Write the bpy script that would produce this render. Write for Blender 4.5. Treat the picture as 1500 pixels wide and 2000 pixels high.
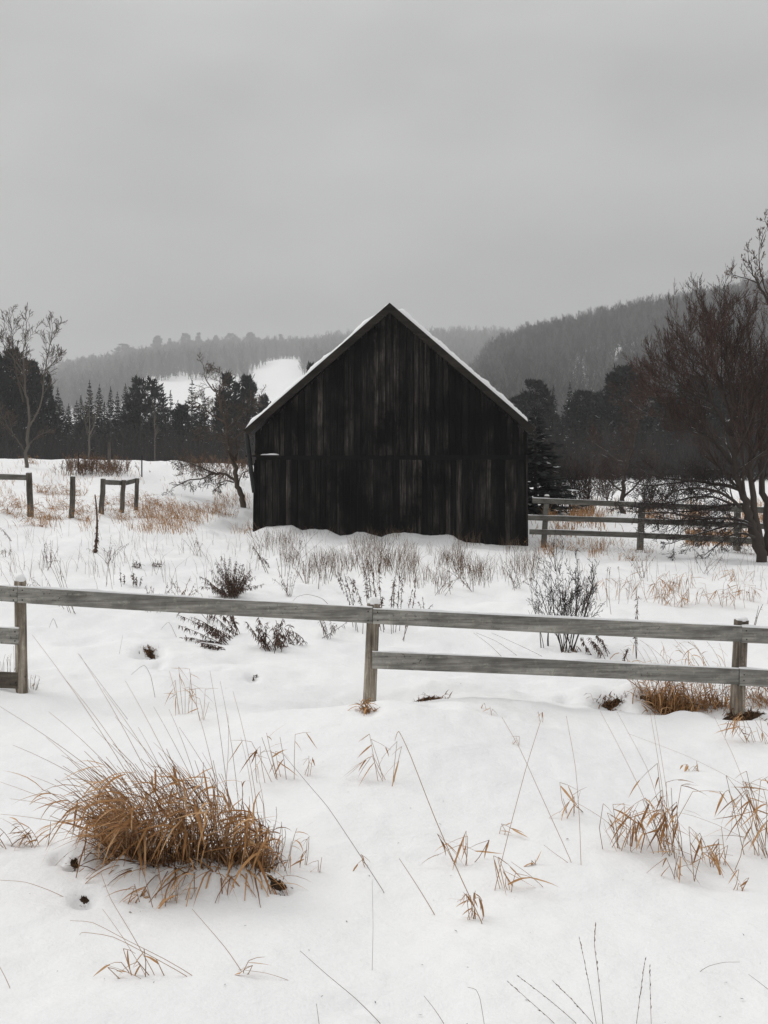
import bpy, math, random
import numpy as np

for o in list(bpy.data.objects):
    bpy.data.objects.remove(o)
scene = bpy.context.scene
col = scene.collection
R = math.radians
CAMZ = 2.2          # eye height above the snow at the near fence (metres)
F, HX, HY = 2000.0, 750.0, 870.0   # survey constants: focal length in photo pixels, principal column, eye-level row

# ---------------------------------------------------------------- camera
cam_d = bpy.data.cameras.new('camera')
cam = bpy.data.objects.new('camera', cam_d)
col.objects.link(cam)
cam.location = (0, 0, CAMZ)
cam.rotation_euler = (R(90), 0, 0)
cam_d.sensor_fit = 'VERTICAL'
cam_d.sensor_height = 36.0
cam_d.lens = 36.0
cam_d.shift_y = -0.065
cam_d.clip_start = 0.1
cam_d.clip_end = 12000
scene.camera = cam

# ---------------------------------------------------------------- world: overcast sky
SUN_EL, SUN_AZ = 42.0, -55.0      # sun veiled by cloud, high beyond the barn
world = bpy.data.worlds.new('World')
scene.world = world
world.use_nodes = True
nt = world.node_tree
nt.nodes.clear()
N, L = nt.nodes.new, nt.links.new
out = N('ShaderNodeOutputWorld')
sky = N('ShaderNodeTexSky')
sky.sky_type = 'NISHITA'
sky.sun_disc = False
sky.sun_elevation = R(SUN_EL)
sky.sun_rotation = R(SUN_AZ)
sky.dust_density = 6.0
hs = N('ShaderNodeHueSaturation')
hs.inputs['Saturation'].default_value = 0.0
L(sky.outputs[0], hs.inputs['Color'])
bg1 = N('ShaderNodeBackground')
bg1.inputs['Strength'].default_value = 0.012
L(hs.outputs[0], bg1.inputs['Color'])
# cloud deck: brightness rises from horizon to zenith as under an overcast sky
tc = N('ShaderNodeTexCoord')
sep = N('ShaderNodeSeparateXYZ')
L(tc.outputs['Generated'], sep.inputs[0])
mx = N('ShaderNodeMath'); mx.operation = 'MAXIMUM'; mx.inputs[1].default_value = 0.0
L(sep.outputs['Z'], mx.inputs[0])
ma = N('ShaderNodeMath'); ma.operation = 'MULTIPLY_ADD'
ma.inputs[1].default_value = 0.80
ma.inputs[2].default_value = 0.168
L(mx.outputs[0], ma.inputs[0])
mp = N('ShaderNodeMapping'); mp.inputs['Scale'].default_value = (1.0, 1.0, 2.2)
mp.inputs['Location'].default_value = (-2.406, -2.657, 4.956)
L(tc.outputs['Generated'], mp.inputs[0])
nz = N('ShaderNodeTexNoise'); nz.inputs['Scale'].default_value = 2.6; nz.inputs['Detail'].default_value = 3.0
nz.inputs['Roughness'].default_value = 0.45
L(mp.outputs[0], nz.inputs['Vector'])
mr = N('ShaderNodeMapRange')
mr.inputs[1].default_value = 0.3; mr.inputs[2].default_value = 0.7
mr.inputs[3].default_value = 0.83; mr.inputs[4].default_value = 1.17
L(nz.outputs['Fac'], mr.inputs[0])
mm = N('ShaderNodeMath'); mm.operation = 'MULTIPLY'
L(ma.outputs[0], mm.inputs[0]); L(mr.outputs[0], mm.inputs[1])
cc = N('ShaderNodeCombineColor')
for i, k in enumerate((0.995, 1.0, 1.0)):
    m_ = N('ShaderNodeMath'); m_.operation = 'MULTIPLY'; m_.inputs[1].default_value = k
    L(mm.outputs[0], m_.inputs[0]); L(m_.outputs[0], cc.inputs[i])
bg2 = N('ShaderNodeBackground')
bg2.inputs['Strength'].default_value = 1.0
L(cc.outputs[0], bg2.inputs['Color'])
add = N('ShaderNodeAddShader')
L(bg1.outputs[0], add.inputs[0]); L(bg2.outputs[0], add.inputs[1])
L(add.outputs[0], out.inputs['Surface'])

sun_d = bpy.data.lights.new('sun', 'SUN')
sun_d.energy = 1.12
sun_d.angle = R(30)
sun_d.color = (1.0, 0.985, 0.96)
sun = bpy.data.objects.new('sun', sun_d)
col.objects.link(sun)
# light travels from beyond the barn, high up, towards the camera
sun.rotation_euler = (R(90 - SUN_EL) * -1, 0, R(-SUN_AZ))

vs = scene.view_settings
vs.view_transform = 'Standard'
vs.look = 'None'
vs.exposure = 0.0
vs.gamma = 1.0
vs.use_curve_mapping = False
scene.cycles.use_denoising = True
scene.cycles.max_bounces = 6
scene.cycles.diffuse_bounces = 3
scene.cycles.volume_bounces = 2
scene.cycles.transparent_max_bounces = 8

# ---------------------------------------------------------------- helpers
rng = np.random.default_rng(7)
random.seed(11)


def P(px, py, d):
    """point at survey direction (photo column, row) and distance d"""
    return np.array([(px - HX) / F * d, d, CAMZ - (py - HY) / F * d])


def smooth(a, b, x):
    t = np.clip((np.asarray(x, float) - a) / (b - a), 0, 1)
    return t * t * (3 - 2 * t)


def vnoise(x, y, seed=0):
    x = np.asarray(x, float); y = np.asarray(y, float)
    xi = np.floor(x).astype(np.int64); yi = np.floor(y).astype(np.int64)
    xf = x - xi; yf = y - yi
    u = xf * xf * xf * (xf * (xf * 6 - 15) + 10); v = yf * yf * yf * (yf * (yf * 6 - 15) + 10)

    def h(a, b):
        n = (a * 374761393 + b * 668265263 + seed * 982451653) & 0x7fffffff
        n = ((n ^ (n >> 13)) * 1274126177) & 0x7fffffff
        return ((n ^ (n >> 16)) & 0xffff) / 32767.5 - 1.0
    a = h(xi, yi); b = h(xi + 1, yi); c = h(xi, yi + 1); d = h(xi + 1, yi + 1)
    return (a * (1 - u) + b * u) * (1 - v) + (c * (1 - u) + d * u) * v


def fbm(x, y, oct=3, seed=0, gain=0.5):
    s = 0; a = 1.0; t = 0
    for k in range(oct):
        s = s + a * vnoise(x * 2 ** k + 13.7 * k, y * 2 ** k - 7.3 * k, seed + k)
        t += a; a *= gain
    return s / t


class MB:
    """collects vertices and faces of one mesh"""
    def __init__(self):
        self.v = []; self.f = []; self.m = []; self.n = 0

    def add(self, verts, faces, mat=0):
        self.v.append(np.asarray(verts, float))
        n = self.n
        for f in faces:
            self.f.append(tuple(i + n for i in f))
            self.m.append(mat)
        self.n += len(verts)

    def mesh(self, name, mats, smooth_=False):
        me = bpy.data.meshes.new(name)
        v = np.concatenate(self.v) if self.v else np.zeros((0, 3))
        me.from_pydata(v.tolist(), [], self.f)
        for m in (mats if isinstance(mats, (list, tuple)) else [mats]):
            me.materials.append(m)
        if any(self.m):
            me.polygons.foreach_set('material_index', self.m)
        if smooth_:
            me.polygons.foreach_set('use_smooth', [True] * len(me.polygons))
        me.update()
        return me


def link(name, me, parent=None, loc=None):
    o = bpy.data.objects.new(name, me)
    col.objects.link(o)
    if parent is not None:
        o.parent = parent
    if loc is not None:
        o.location = tuple(loc)
    return o


def tag(o, label=None, cat=None, group=None, kind=None):
    if label: o['label'] = label
    if cat: o['category'] = cat
    if group: o['group'] = group
    if kind: o['kind'] = kind
    return o


def thing(name, label, cat, loc=(0, 0, 0), group=None):
    o = bpy.data.objects.new(name, None)
    col.objects.link(o)
    o.empty_display_size = 0.1
    o.location = tuple(loc)
    return tag(o, label, cat, group)


def nrm(v):
    x, y, z = v
    k = 1.0 / (math.sqrt(x * x + y * y + z * z) + 1e-12)
    return np.array([x * k, y * k, z * k], float)


def cross(a, b):
    a0, a1, a2 = a; b0, b1, b2 = b
    return np.array([a1 * b2 - a2 * b1, a2 * b0 - a0 * b2, a0 * b1 - a1 * b0], float)


def crossm(a, b):
    a0, a1, a2 = a[:, 0], a[:, 1], a[:, 2]
    b0, b1, b2 = (b[0], b[1], b[2]) if b.ndim == 1 else (b[:, 0], b[:, 1], b[:, 2])
    return np.stack([a1 * b2 - a2 * b1, a2 * b0 - a0 * b2, a0 * b1 - a1 * b0], 1)


_ang = {k: np.linspace(0, 2 * math.pi, k, endpoint=False) for k in (3, 4, 5, 6, 8, 10, 12)}


_tf = {}


def tube(mb, pts, radii, sides=3, mat=0, cap=True):
    pts = np.asarray(pts, float)
    n = len(pts)
    t = np.empty_like(pts)
    t[1:-1] = pts[2:] - pts[:-2]; t[0] = pts[1] - pts[0]; t[-1] = pts[-1] - pts[-2]
    t /= (np.sqrt((t * t).sum(1, keepdims=True)) + 1e-12)
    ref = np.array([0.0, 1.0, 0.0]) if abs(t[0][1]) < 0.8 else np.array([1.0, 0.0, 0.0])
    a = crossm(t, ref); a /= (np.sqrt((a * a).sum(1, keepdims=True)) + 1e-12)
    b = crossm(t, a)
    an = _ang[sides]
    r = np.asarray(radii, float).reshape(-1, 1, 1)
    ring = pts[:, None, :] + r * (np.cos(an)[None, :, None] * a[:, None, :] + np.sin(an)[None, :, None] * b[:, None, :])
    key = (n, sides, cap)
    faces = _tf.get(key)
    if faces is None:
        faces = []
        for i in range(n - 1):
            for k in range(sides):
                k2 = (k + 1) % sides
                faces.append((i * sides + k, i * sides + k2, (i + 1) * sides + k2, (i + 1) * sides + k))
        if cap:
            faces.append(tuple(range(sides - 1, -1, -1)))
            faces.append(tuple((n - 1) * sides + k for k in range(sides)))
        _tf[key] = faces
    mb.add(ring.reshape(-1, 3), faces, mat)


def boxv(mb, c0, c1, mat=0):
    (x0, y0, z0), (x1, y1, z1) = c0, c1
    v = [(x0, y0, z0), (x1, y0, z0), (x1, y1, z0), (x0, y1, z0), (x0, y0, z1), (x1, y0, z1), (x1, y1, z1), (x0, y1, z1)]
    mb.add(v, [(0, 3, 2, 1), (4, 5, 6, 7), (0, 1, 5, 4), (1, 2, 6, 5), (2, 3, 7, 6), (3, 0, 4, 7)], mat)


def prism(mb, poly, y0, y1, mat=0):
    """polygon given as (x, z) points, counter-clockwise seen from -y, extruded from y0 to y1"""
    n = len(poly)
    v = [(x, y0, z) for x, z in poly] + [(x, y1, z) for x, z in poly]
    f = [tuple(range(n)), tuple(range(2 * n - 1, n - 1, -1))]
    for i in range(n):
        j = (i + 1) % n
        f.append((j, i, n + i, n + j))
    mb.add(v, f, mat)


# ---------------------------------------------------------------- materials
def mat_new(name, rough=0.9):
    m = bpy.data.materials.new(name)
    m.use_nodes = True
    t = m.node_tree
    b = t.nodes['Principled BSDF']
    b.inputs['Roughness'].default_value = rough
    if 'Specular IOR Level' in b.inputs:
        b.inputs['Specular IOR Level'].default_value = 0.2
    return m, t, b


def ramp(t, fac, stops, interp='LINEAR'):
    r = t.nodes.new('ShaderNodeValToRGB')
    r.color_ramp.interpolation = interp
    e = r.color_ramp.elements
    while len(e) < len(stops):
        e.new(0.5)
    for k, (p, c) in enumerate(stops):
        e[k].position = p
        e[k].color = (*c, 1) if len(c) == 3 else c
    t.links.new(fac, r.inputs[0])
    return r.outputs[0]


def noise_n(t, vec, scale, detail=4, rough=0.55, stretch=None):
    if stretch:
        mp_ = t.nodes.new('ShaderNodeMapping')
        mp_.inputs['Scale'].default_value = stretch
        t.links.new(vec, mp_.inputs[0]); vec = mp_.outputs[0]
    n = t.nodes.new('ShaderNodeTexNoise')
    n.inputs['Scale'].default_value = scale
    n.inputs['Detail'].default_value = detail
    n.inputs['Roughness'].default_value = rough
    t.links.new(vec, n.inputs['Vector'])
    return n.outputs['Fac']


def mixc(t, fac, a, b, mode='MIX'):
    m = t.nodes.new('ShaderNodeMix')
    m.data_type = 'RGBA'; m.blend_type = mode
    for s, v in ((0, fac), (6, a), (7, b)):
        if hasattr(v, 'is_linked') or hasattr(v, 'node'):
            t.links.new(v, m.inputs[s])
        elif s == 0:
            m.inputs[s].default_value = v
        else:
            m.inputs[s].default_value = (*v, 1)
    return m.outputs[2]


def bump(t, b, h, strength=0.3, dist=0.02):
    n = t.nodes.new('ShaderNodeBump')
    n.inputs['Strength'].default_value = strength
    n.inputs['Distance'].default_value = dist
    t.links.new(h, n.inputs['Height'])
    t.links.new(n.outputs[0], b.inputs['Normal'])


def up_mask(t, lo, hi):
    g = t.nodes.new('ShaderNodeNewGeometry')
    s = t.nodes.new('ShaderNodeSeparateXYZ')
    t.links.new(g.outputs['Normal'], s.inputs[0])
    m = t.nodes.new('ShaderNodeMapRange')
    m.inputs[1].default_value = lo; m.inputs[2].default_value = hi
    t.links.new(s.outputs['Z'], m.inputs[0])
    return m.outputs[0], g


def m_snow(name, scale=1.0, bs=0.35):
    m, t, b = mat_new(name, 0.75)
    tcn = t.nodes.new('ShaderNodeTexCoord')
    v = tcn.outputs['Object']
    c = ramp(t, noise_n(t, v, 0.35 * scale, 4), [(0.3, (0.80, 0.80, 0.805)), (0.7, (0.86, 0.858, 0.855))])
    t.links.new(c, b.inputs['Base Color'])
    h1 = noise_n(t, v, 4.0 * scale, 5, 0.6)
    h2 = noise_n(t, v, 28.0 * scale, 5, 0.7)
    mth = t.nodes.new('ShaderNodeMath'); mth.operation = 'MULTIPLY_ADD'; mth.inputs[1].default_value = 0.22
    t.links.new(h2, mth.inputs[0]); t.links.new(h1, mth.inputs[2])
    bump(t, b, mth.outputs[0], bs, 0.05)
    return m


SNOW = m_snow('snow', 1.0, 0.5)
SNOWCAP = m_snow('snow_cap', 3.0, 0.4)


def m_barn(name):
    m, t, b = mat_new(name, 0.85)
    b.inputs['Specular IOR Level'].default_value = 0.12
    tcn = t.nodes.new('ShaderNodeTexCoord'); v = tcn.outputs['Object']
    oi = t.nodes.new('ShaderNodeObjectInfo')
    off = t.nodes.new('ShaderNodeVectorMath'); off.operation = 'ADD'
    sc = t.nodes.new('ShaderNodeVectorMath'); sc.operation = 'SCALE'; sc.inputs[3].default_value = 40.0
    cmb = t.nodes.new('ShaderNodeCombineXYZ')
    t.links.new(oi.outputs['Random'], cmb.inputs[0]); t.links.new(oi.outputs['Random'], cmb.inputs[1])
    t.links.new(cmb.outputs[0], sc.inputs[0])
    t.links.new(v, off.inputs[0]); t.links.new(sc.outputs[0], off.inputs[1])
    g = off.outputs[0]
    grain = noise_n(t, g, 26.0, 5, 0.65, (1.0, 1.0, 0.045))
    patch = noise_n(t, v, 0.75, 6, 0.68, (1.0, 1.0, 0.55))
    streak = noise_n(t, g, 7.0, 3, 0.6, (1.0, 1.0, 0.16))
    tone = ramp(t, oi.outputs['Random'], [(0.0, (0.0045, 0.0044, 0.0044)), (0.35, (0.0150, 0.0143, 0.0138)), (0.7, (0.0270, 0.0252, 0.0240)), (1.0, (0.047, 0.0425, 0.0395))])
    c1 = ramp(t, grain, [(0.34, (0.15, 0.15, 0.15)), (0.52, (0.95, 0.95, 0.95)), (0.68, (2.1, 2.05, 2.0))])
    c2 = ramp(t, streak, [(0.36, (0.60, 0.60, 0.61)), (0.52, (1.0, 0.99, 0.98)), (0.68, (1.45, 1.42, 1.40))])
    c3 = ramp(t, patch, [(0.42, (0.06, 0.06, 0.065)), (0.50, (0.6, 0.59, 0.58)), (0.60, (1.25, 1.21, 1.18))])
    c = mixc(t, 1.0, tone, c1, 'MULTIPLY')
    c = mixc(t, 1.0, c, c2, 'MULTIPLY')
    c = mixc(t, 1.0, c, c3, 'MULTIPLY')
    # knots
    vo = t.nodes.new('ShaderNodeTexVoronoi'); vo.inputs['Scale'].default_value = 2.6
    mpn = t.nodes.new('ShaderNodeMapping'); mpn.inputs['Scale'].default_value = (1.4, 1.0, 0.75)
    t.links.new(g, mpn.inputs[0]); t.links.new(mpn.outputs[0], vo.inputs['Vector'])
    kn = ramp(t, vo.outputs['Distance'], [(0.05, (0.25, 0.25, 0.25)), (0.13, (1, 1, 1))])
    c = mixc(t, 1.0, c, kn, 'MULTIPLY')
    t.links.new(c, b.inputs['Base Color'])
    bump(t, b, grain, 0.5, 0.006)
    return m


BARN = m_barn('blackened_barn_board')


def m_plain_wood(name, stops, long_axis=0, scale=9.0, spots=0.0, rough=0.85):
    m, t, b = mat_new(name, rough)
    tcn = t.nodes.new('ShaderNodeTexCoord'); v = tcn.outputs['Object']
    st = [1.0, 1.0, 1.0]; st[long_axis] = 0.06
    g1 = noise_n(t, v, scale * 4.5, 5, 0.65, tuple(st))
    st2 = [1.0, 1.0, 1.0]; st2[long_axis] = 0.35
    g2 = noise_n(t, v, scale * 0.5, 4, 0.6, tuple(st2))
    c = ramp(t, g1, stops)
    p = ramp(t, g2, [(0.32, (0.38, 0.375, 0.365)), (0.5, (0.92, 0.915, 0.90)), (0.66, (1.3, 1.29, 1.25))])
    lich = noise_n(t, v, 16.0, 6, 0.75)
    lk = ramp(t, lich, [(0.55, (1, 1, 1)), (0.66, (1.35, 1.38, 1.30))])
    p = mixc(t, 1.0, p, lk, 'MULTIPLY')
    c = mixc(t, 1.0, c, p, 'MULTIPLY')
    if spots:
        s1 = noise_n(t, v, 38.0, 5, 0.7)
        s2 = noise_n(t, v, 2.1, 3, 0.5)
        k = t.nodes.new('ShaderNodeMath'); k.operation = 'MULTIPLY'
        q1 = ramp(t, s1, [(0.58, (0, 0, 0)), (0.66, (.85, .85, .85))])
        q2 = ramp(t, s2, [(0.42, (0, 0, 0)), (0.66, (1, 1, 1))])
        t.links.new(q1, k.inputs[0]); t.links.new(q2, k.inputs[1])
        c = mixc(t, k.outputs[0], c, (0.016, 0.016, 0.015))
    vo = t.nodes.new('ShaderNodeTexVoronoi'); vo.inputs['Scale'].default_value = 1.9
    st3 = [1.0, 1.0, 1.0]; st3[long_axis] = 0.6
    mpn = t.nodes.new('ShaderNodeMapping'); mpn.inputs['Scale'].default_value = st3
    t.links.new(v, mpn.inputs[0]); t.links.new(mpn.outputs[0], vo.inputs['Vector'])
    kn = ramp(t, vo.outputs['Distance'], [(0.015, (0.75, 0.75, 0.75)), (0.032, (0.28, 0.27, 0.26)), (0.05, (1, 1, 1))])
    c = mixc(t, 1.0, c, kn, 'MULTIPLY')
    t.links.new(c, b.inputs['Base Color'])
    bump(t, b, g1, 0.8, 0.006)
    return m


RAIL = m_plain_wood('weathered_rail', [(0.30, (0.12, 0.115, 0.105)), (0.5, (0.25, 0.24, 0.222)), (0.70, (0.38, 0.37, 0.345))], 0, 9.0, 1.0)
POST = m_plain_wood('weathered_post', [(0.30, (0.075, 0.058, 0.044)), (0.48, (0.20, 0.168, 0.135)), (0.68, (0.40, 0.36, 0.31))], 2, 10.0, 0.6)
WETRAIL = m_plain_wood('wet_rail', [(0.25, (0.05, 0.042, 0.034)), (0.5, (0.095, 0.08, 0.066)), (0.8, (0.15, 0.13, 0.11))], 0, 9.0, 0.7)
OLDPOST = m_plain_wood('old_post', [(0.25, (0.05, 0.044, 0.037)), (0.5, (0.11, 0.098, 0.084)), (0.8, (0.19, 0.172, 0.15))], 2, 8.0, 0.5)
FARRAIL = m_plain_wood('far_rail', [(0.25, (0.08, 0.076, 0.068)), (0.5, (0.14, 0.134, 0.12)), (0.8, (0.21, 0.20, 0.182))], 0, 7.0, 0.5)
FASCIA = m_plain_wood('fascia_board', [(0.25, (0.011, 0.0088, 0.0072)), (0.5, (0.021, 0.0172, 0.0142)), (0.8, (0.036, 0.030, 0.025))], 0, 4.0)


def m_flat(name, c, rough=0.8):
    m, t, b = mat_new(name, rough)
    tcn = t.nodes.new('ShaderNodeTexCoord')
    n = noise_n(t, tcn.outputs['Object'], 12.0, 4)
    cc_ = ramp(t, n, [(0.3, tuple(k * 0.7 for k in c)), (0.7, tuple(k * 1.25 for k in c))])
    t.links.new(cc_, b.inputs['Base Color'])
    return m


DARK = m_flat('dark_backing', (0.004, 0.004, 0.004))  # near-black colour stands in for shade between the barn boards
PIPE = m_flat('grey_tin', (0.022, 0.023, 0.024), 0.5)
TIN = m_flat('tin_roof', (0.06, 0.055, 0.05), 0.5)
NAIL = m_flat('nail_head', (0.02, 0.018, 0.016), 0.6)
SOIL = m_flat('wet_thatch', (0.05, 0.030, 0.017))


def m_plant(name, stops, snow=0.0, rough=0.8, trans=0.0):
    m, t, b = mat_new(name, rough)
    g = t.nodes.new('ShaderNodeNewGeometry')
    c = ramp(t, g.outputs['Random Per Island'], stops)
    if snow:
        k, g2 = up_mask(t, 0.55, 0.9)
        tcn = t.nodes.new('ShaderNodeTexCoord')
        n = noise_n(t, tcn.outputs['Object'], 2.2, 3)
        q = ramp(t, n, [(0.52, (0, 0, 0)), (0.6, (snow, snow, snow))])
        mu = t.nodes.new('ShaderNodeMath'); mu.operation = 'MULTIPLY'
        t.links.new(k, mu.inputs[0]); t.links.new(q, mu.inputs[1])
        c = mixc(t, mu.outputs[0], c, (0.75, 0.75, 0.76))
    t.links.new(c, b.inputs['Base Color'])
    return m


STRAW = m_plant('dry_grass', [(0.0, (0.17, 0.080, 0.029)), (0.3, (0.32, 0.158, 0.060)), (0.65, (0.46, 0.252, 0.112)), (1.0, (0.56, 0.355, 0.195))])
STEM = m_plant('dry_stem', [(0.0, (0.20, 0.115, 0.06)), (0.5, (0.33, 0.195, 0.105)), (1.0, (0.43, 0.28, 0.165))])
GREYSTEM = m_plant('grey_stem', [(0.0, (0.085, 0.058, 0.040)), (0.5, (0.155, 0.107, 0.073)), (1.0, (0.25, 0.175, 0.12))])
WEED = m_plant('dead_weed', [(0.0, (0.042, 0.028, 0.022)), (0.5, (0.092, 0.058, 0.043)), (1.0, (0.18, 0.112, 0.08))])
TWIG = m_plant('shrub_twig', [(0.0, (0.022, 0.018, 0.017)), (0.6, (0.045, 0.036, 0.033)), (1.0, (0.075, 0.058, 0.052))])
THATCH = m_plant('thatch', [(0.0, (0.06, 0.030, 0.014)), (0.6, (0.155, 0.078, 0.036)), (1.0, (0.28, 0.15, 0.073))])
RUST = m_plant('rust_brush', [(0.0, (0.08, 0.05, 0.036)), (0.6, (0.16, 0.095, 0.06)), (1.0, (0.27, 0.165, 0.095))])
BARK = m_plant('bark_dark', [(0.0, (0.036, 0.029, 0.026)), (1.0, (0.07, 0.056, 0.048))], snow=0.9)
BARKBR = m_plant('bark_brown', [(0.0, (0.055, 0.041, 0.033)), (1.0, (0.105, 0.078, 0.060))], snow=0.4)
REDTWIG = m_plant('red_brown_twig', [(0.0, (0.028, 0.018, 0.015)), (0.6, (0.062, 0.037, 0.030)), (1.0, (0.105, 0.061, 0.047))], snow=0.2)
PALEBARK = m_plant('pale_bark', [(0.0, (0.075, 0.066, 0.056)), (1.0, (0.13, 0.115, 0.10))])
SPRUCE = m_plant('spruce_needles', [(0.0, (0.007, 0.010, 0.009)), (0.6, (0.014, 0.019, 0.017)), (1.0, (0.024, 0.030, 0.026))])
PINE = m_plant('pine_needles', [(0.0, (0.007, 0.0085, 0.008)), (0.6, (0.014, 0.0165, 0.015)), (1.0, (0.025, 0.027, 0.024))])
SEED = m_plant('seed_husk', [(0.0, (0.07, 0.035, 0.02)), (1.0, (0.15, 0.08, 0.045))])
FARTWIG = m_plant('far_wood', [(0.0, (0.018, 0.016, 0.0155)), (0.6, (0.034, 0.030, 0.028)), (1.0, (0.055, 0.048, 0.045))])

FARPALE = m_plant('far_pale_wood', [(0.0, (0.05, 0.047, 0.045)), (0.6, (0.085, 0.08, 0.076)), (1.0, (0.13, 0.122, 0.117))])

# ---------------------------------------------------------------- the lie of the land
# survey points: photo column, row, distance in metres
CP = [
    (-200, 2000, 3.2), (300, 2000, 3.2), (750, 2000, 3.2), (1250, 2000, 3.2), (1750, 2000, 3.2),
    (-100, 1690, 4.8), (350, 1700, 4.8), (800, 1700, 4.8), (1250, 1705, 4.8), (1650, 1710, 4.8),
    (40, 1350, 8.7), (380, 1362, 8.7), (728, 1378, 8.7), (1100, 1383, 8.7), (1445, 1388, 8.7), (1800, 1395, 8.7), (-300, 1342, 8.7),
    (50, 1190, 14), (400, 1200, 14.5), (750, 1208, 15), (1100, 1215, 15), (1450, 1222, 15),
    (50, 1090, 21), (400, 1098, 22), (750, 1105, 23), (1100, 1115, 23), (1450, 1120, 23), (1800, 1125, 23), (-300, 1080, 21),
    (0, 1010, 30), (150, 1010, 30.5), (260, 1003, 31), (400, 1020, 33), (497, 1038, 33), (750, 1047, 33), (1030, 1066, 32.5), (1252, 1075, 32), (1490, 1097, 29.5), (1700, 1100, 29.5),
    (478, 990, 40), (300, 955, 40), (100, 945, 40), (-200, 940, 40),
    (100, 899, 62), (300, 901, 62), (500, 908, 62), (-200, 896, 62), (700, 925, 62),
    (1080, 1000, 48), (1250, 1000, 50), (1450, 1003, 50), (1700, 1003, 50), (1100, 945, 95), (1300, 943, 95), (1500, 946, 95), (1750, 948, 95),
    (100, 942, 100), (400, 945, 100), (700, 945, 100), (-300, 940, 100),
    (0, 930, 170), (400, 930, 170), (800, 925, 160), (1100, 920, 155), (1500, 920, 155), (2000, 920, 155), (-500, 930, 170),
]


def cq(x, y):
    r = np.sqrt(x * x + y * y)
    return x / (0.35 * r + 2.0), np.log(r + 2.0)


_pts = np.array([P(*c) for c in CP])
_qx, _qy = cq(_pts[:, 0], _pts[:, 1])
# flat ground behind the viewer
for bx, by, bz in ((-6, -6, 0.45), (0, -8, 0.45), (6, -6, 0.4), (-30, -10, 0.6), (30, -10, 0.2), (0, 0, 0.42), (-120, -60, 0.5), (120, -60, 0)):
    a_, b_ = cq(np.array([bx * 1.0]), np.array([by * 1.0]))
    _qx = np.append(_qx, a_); _qy = np.append(_qy, b_)
    _pts = np.vstack([_pts, [bx, by, bz]])


def _tps(r2):
    return 0.5 * r2 * np.log(r2 + 1e-9)


_n = len(_pts)
_A = np.zeros((_n + 3, _n + 3))
_A[:_n, :_n] = _tps((_qx[:, None] - _qx[None]) ** 2 + (_qy[:, None] - _qy[None]) ** 2) + np.eye(_n) * 0.02
_A[:_n, _n:] = np.stack([np.ones(_n), _qx, _qy], 1)
_A[_n:, :_n] = _A[:_n, _n:].T
_W = np.linalg.solve(_A, np.append(_pts[:, 2], [0, 0, 0]))
_gx = np.linspace(-3.0, 3.0, 241); _gy = np.linspace(math.log(2.0), math.log(2000.0), 301)
_GX, _GY = np.meshgrid(_gx, _gy, indexing='ij')
_T = _W[_n] + _W[_n + 1] * _GX + _W[_n + 2] * _GY
for i in range(_n):
    _T = _T + _W[i] * _tps((_GX - _qx[i]) ** 2 + (_GY - _qy[i]) ** 2)
_T = np.clip(_T, -9.0, 3.0)


def gbase(x, y):
    a, b = cq(np.asarray(x, float), np.asarray(y, float))
    fi = np.clip((a + 3.0) / 6.0 * 240, 0, 239.999); fj = np.clip((b - _gy[0]) / (_gy[-1] - _gy[0]) * 300, 0, 299.999)
    i = fi.astype(int); j = fj.astype(int); u = fi - i; v = fj - j
    return (_T[i, j] * (1 - u) + _T[i + 1, j] * u) * (1 - v) + (_T[i, j + 1] * (1 - u) + _T[i + 1, j + 1] * u) * v


FEAT = []      # (x, y, rx, ry, height)
DRIFT = np.array([(470, 1041), (493, 1038), (499, 1037), (506, 1034), (520, 1029), (548, 1027), (560, 1025), (572, 1025), (580, 1030), (590, 1035), (606, 1034),
                  (640, 1035), (652, 1039), (665, 1045), (684, 1043), (697, 1039), (712, 1040), (728, 1045), (745, 1049), (757, 1044), (770, 1040), (800, 1041),
                  (826, 1046), (850, 1044), (875, 1043), (886, 1046), (894, 1053), (908, 1058), (935, 1060), (955, 1064), (985, 1066), (1030, 1066), (1055, 1067)], float)
WY = 33.0      # barn front wall plane
_dx = (DRIFT[:, 0] - HX) / F * WY
_dz = CAMZ - (DRIFT[:, 1] - HY) / F * WY


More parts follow.
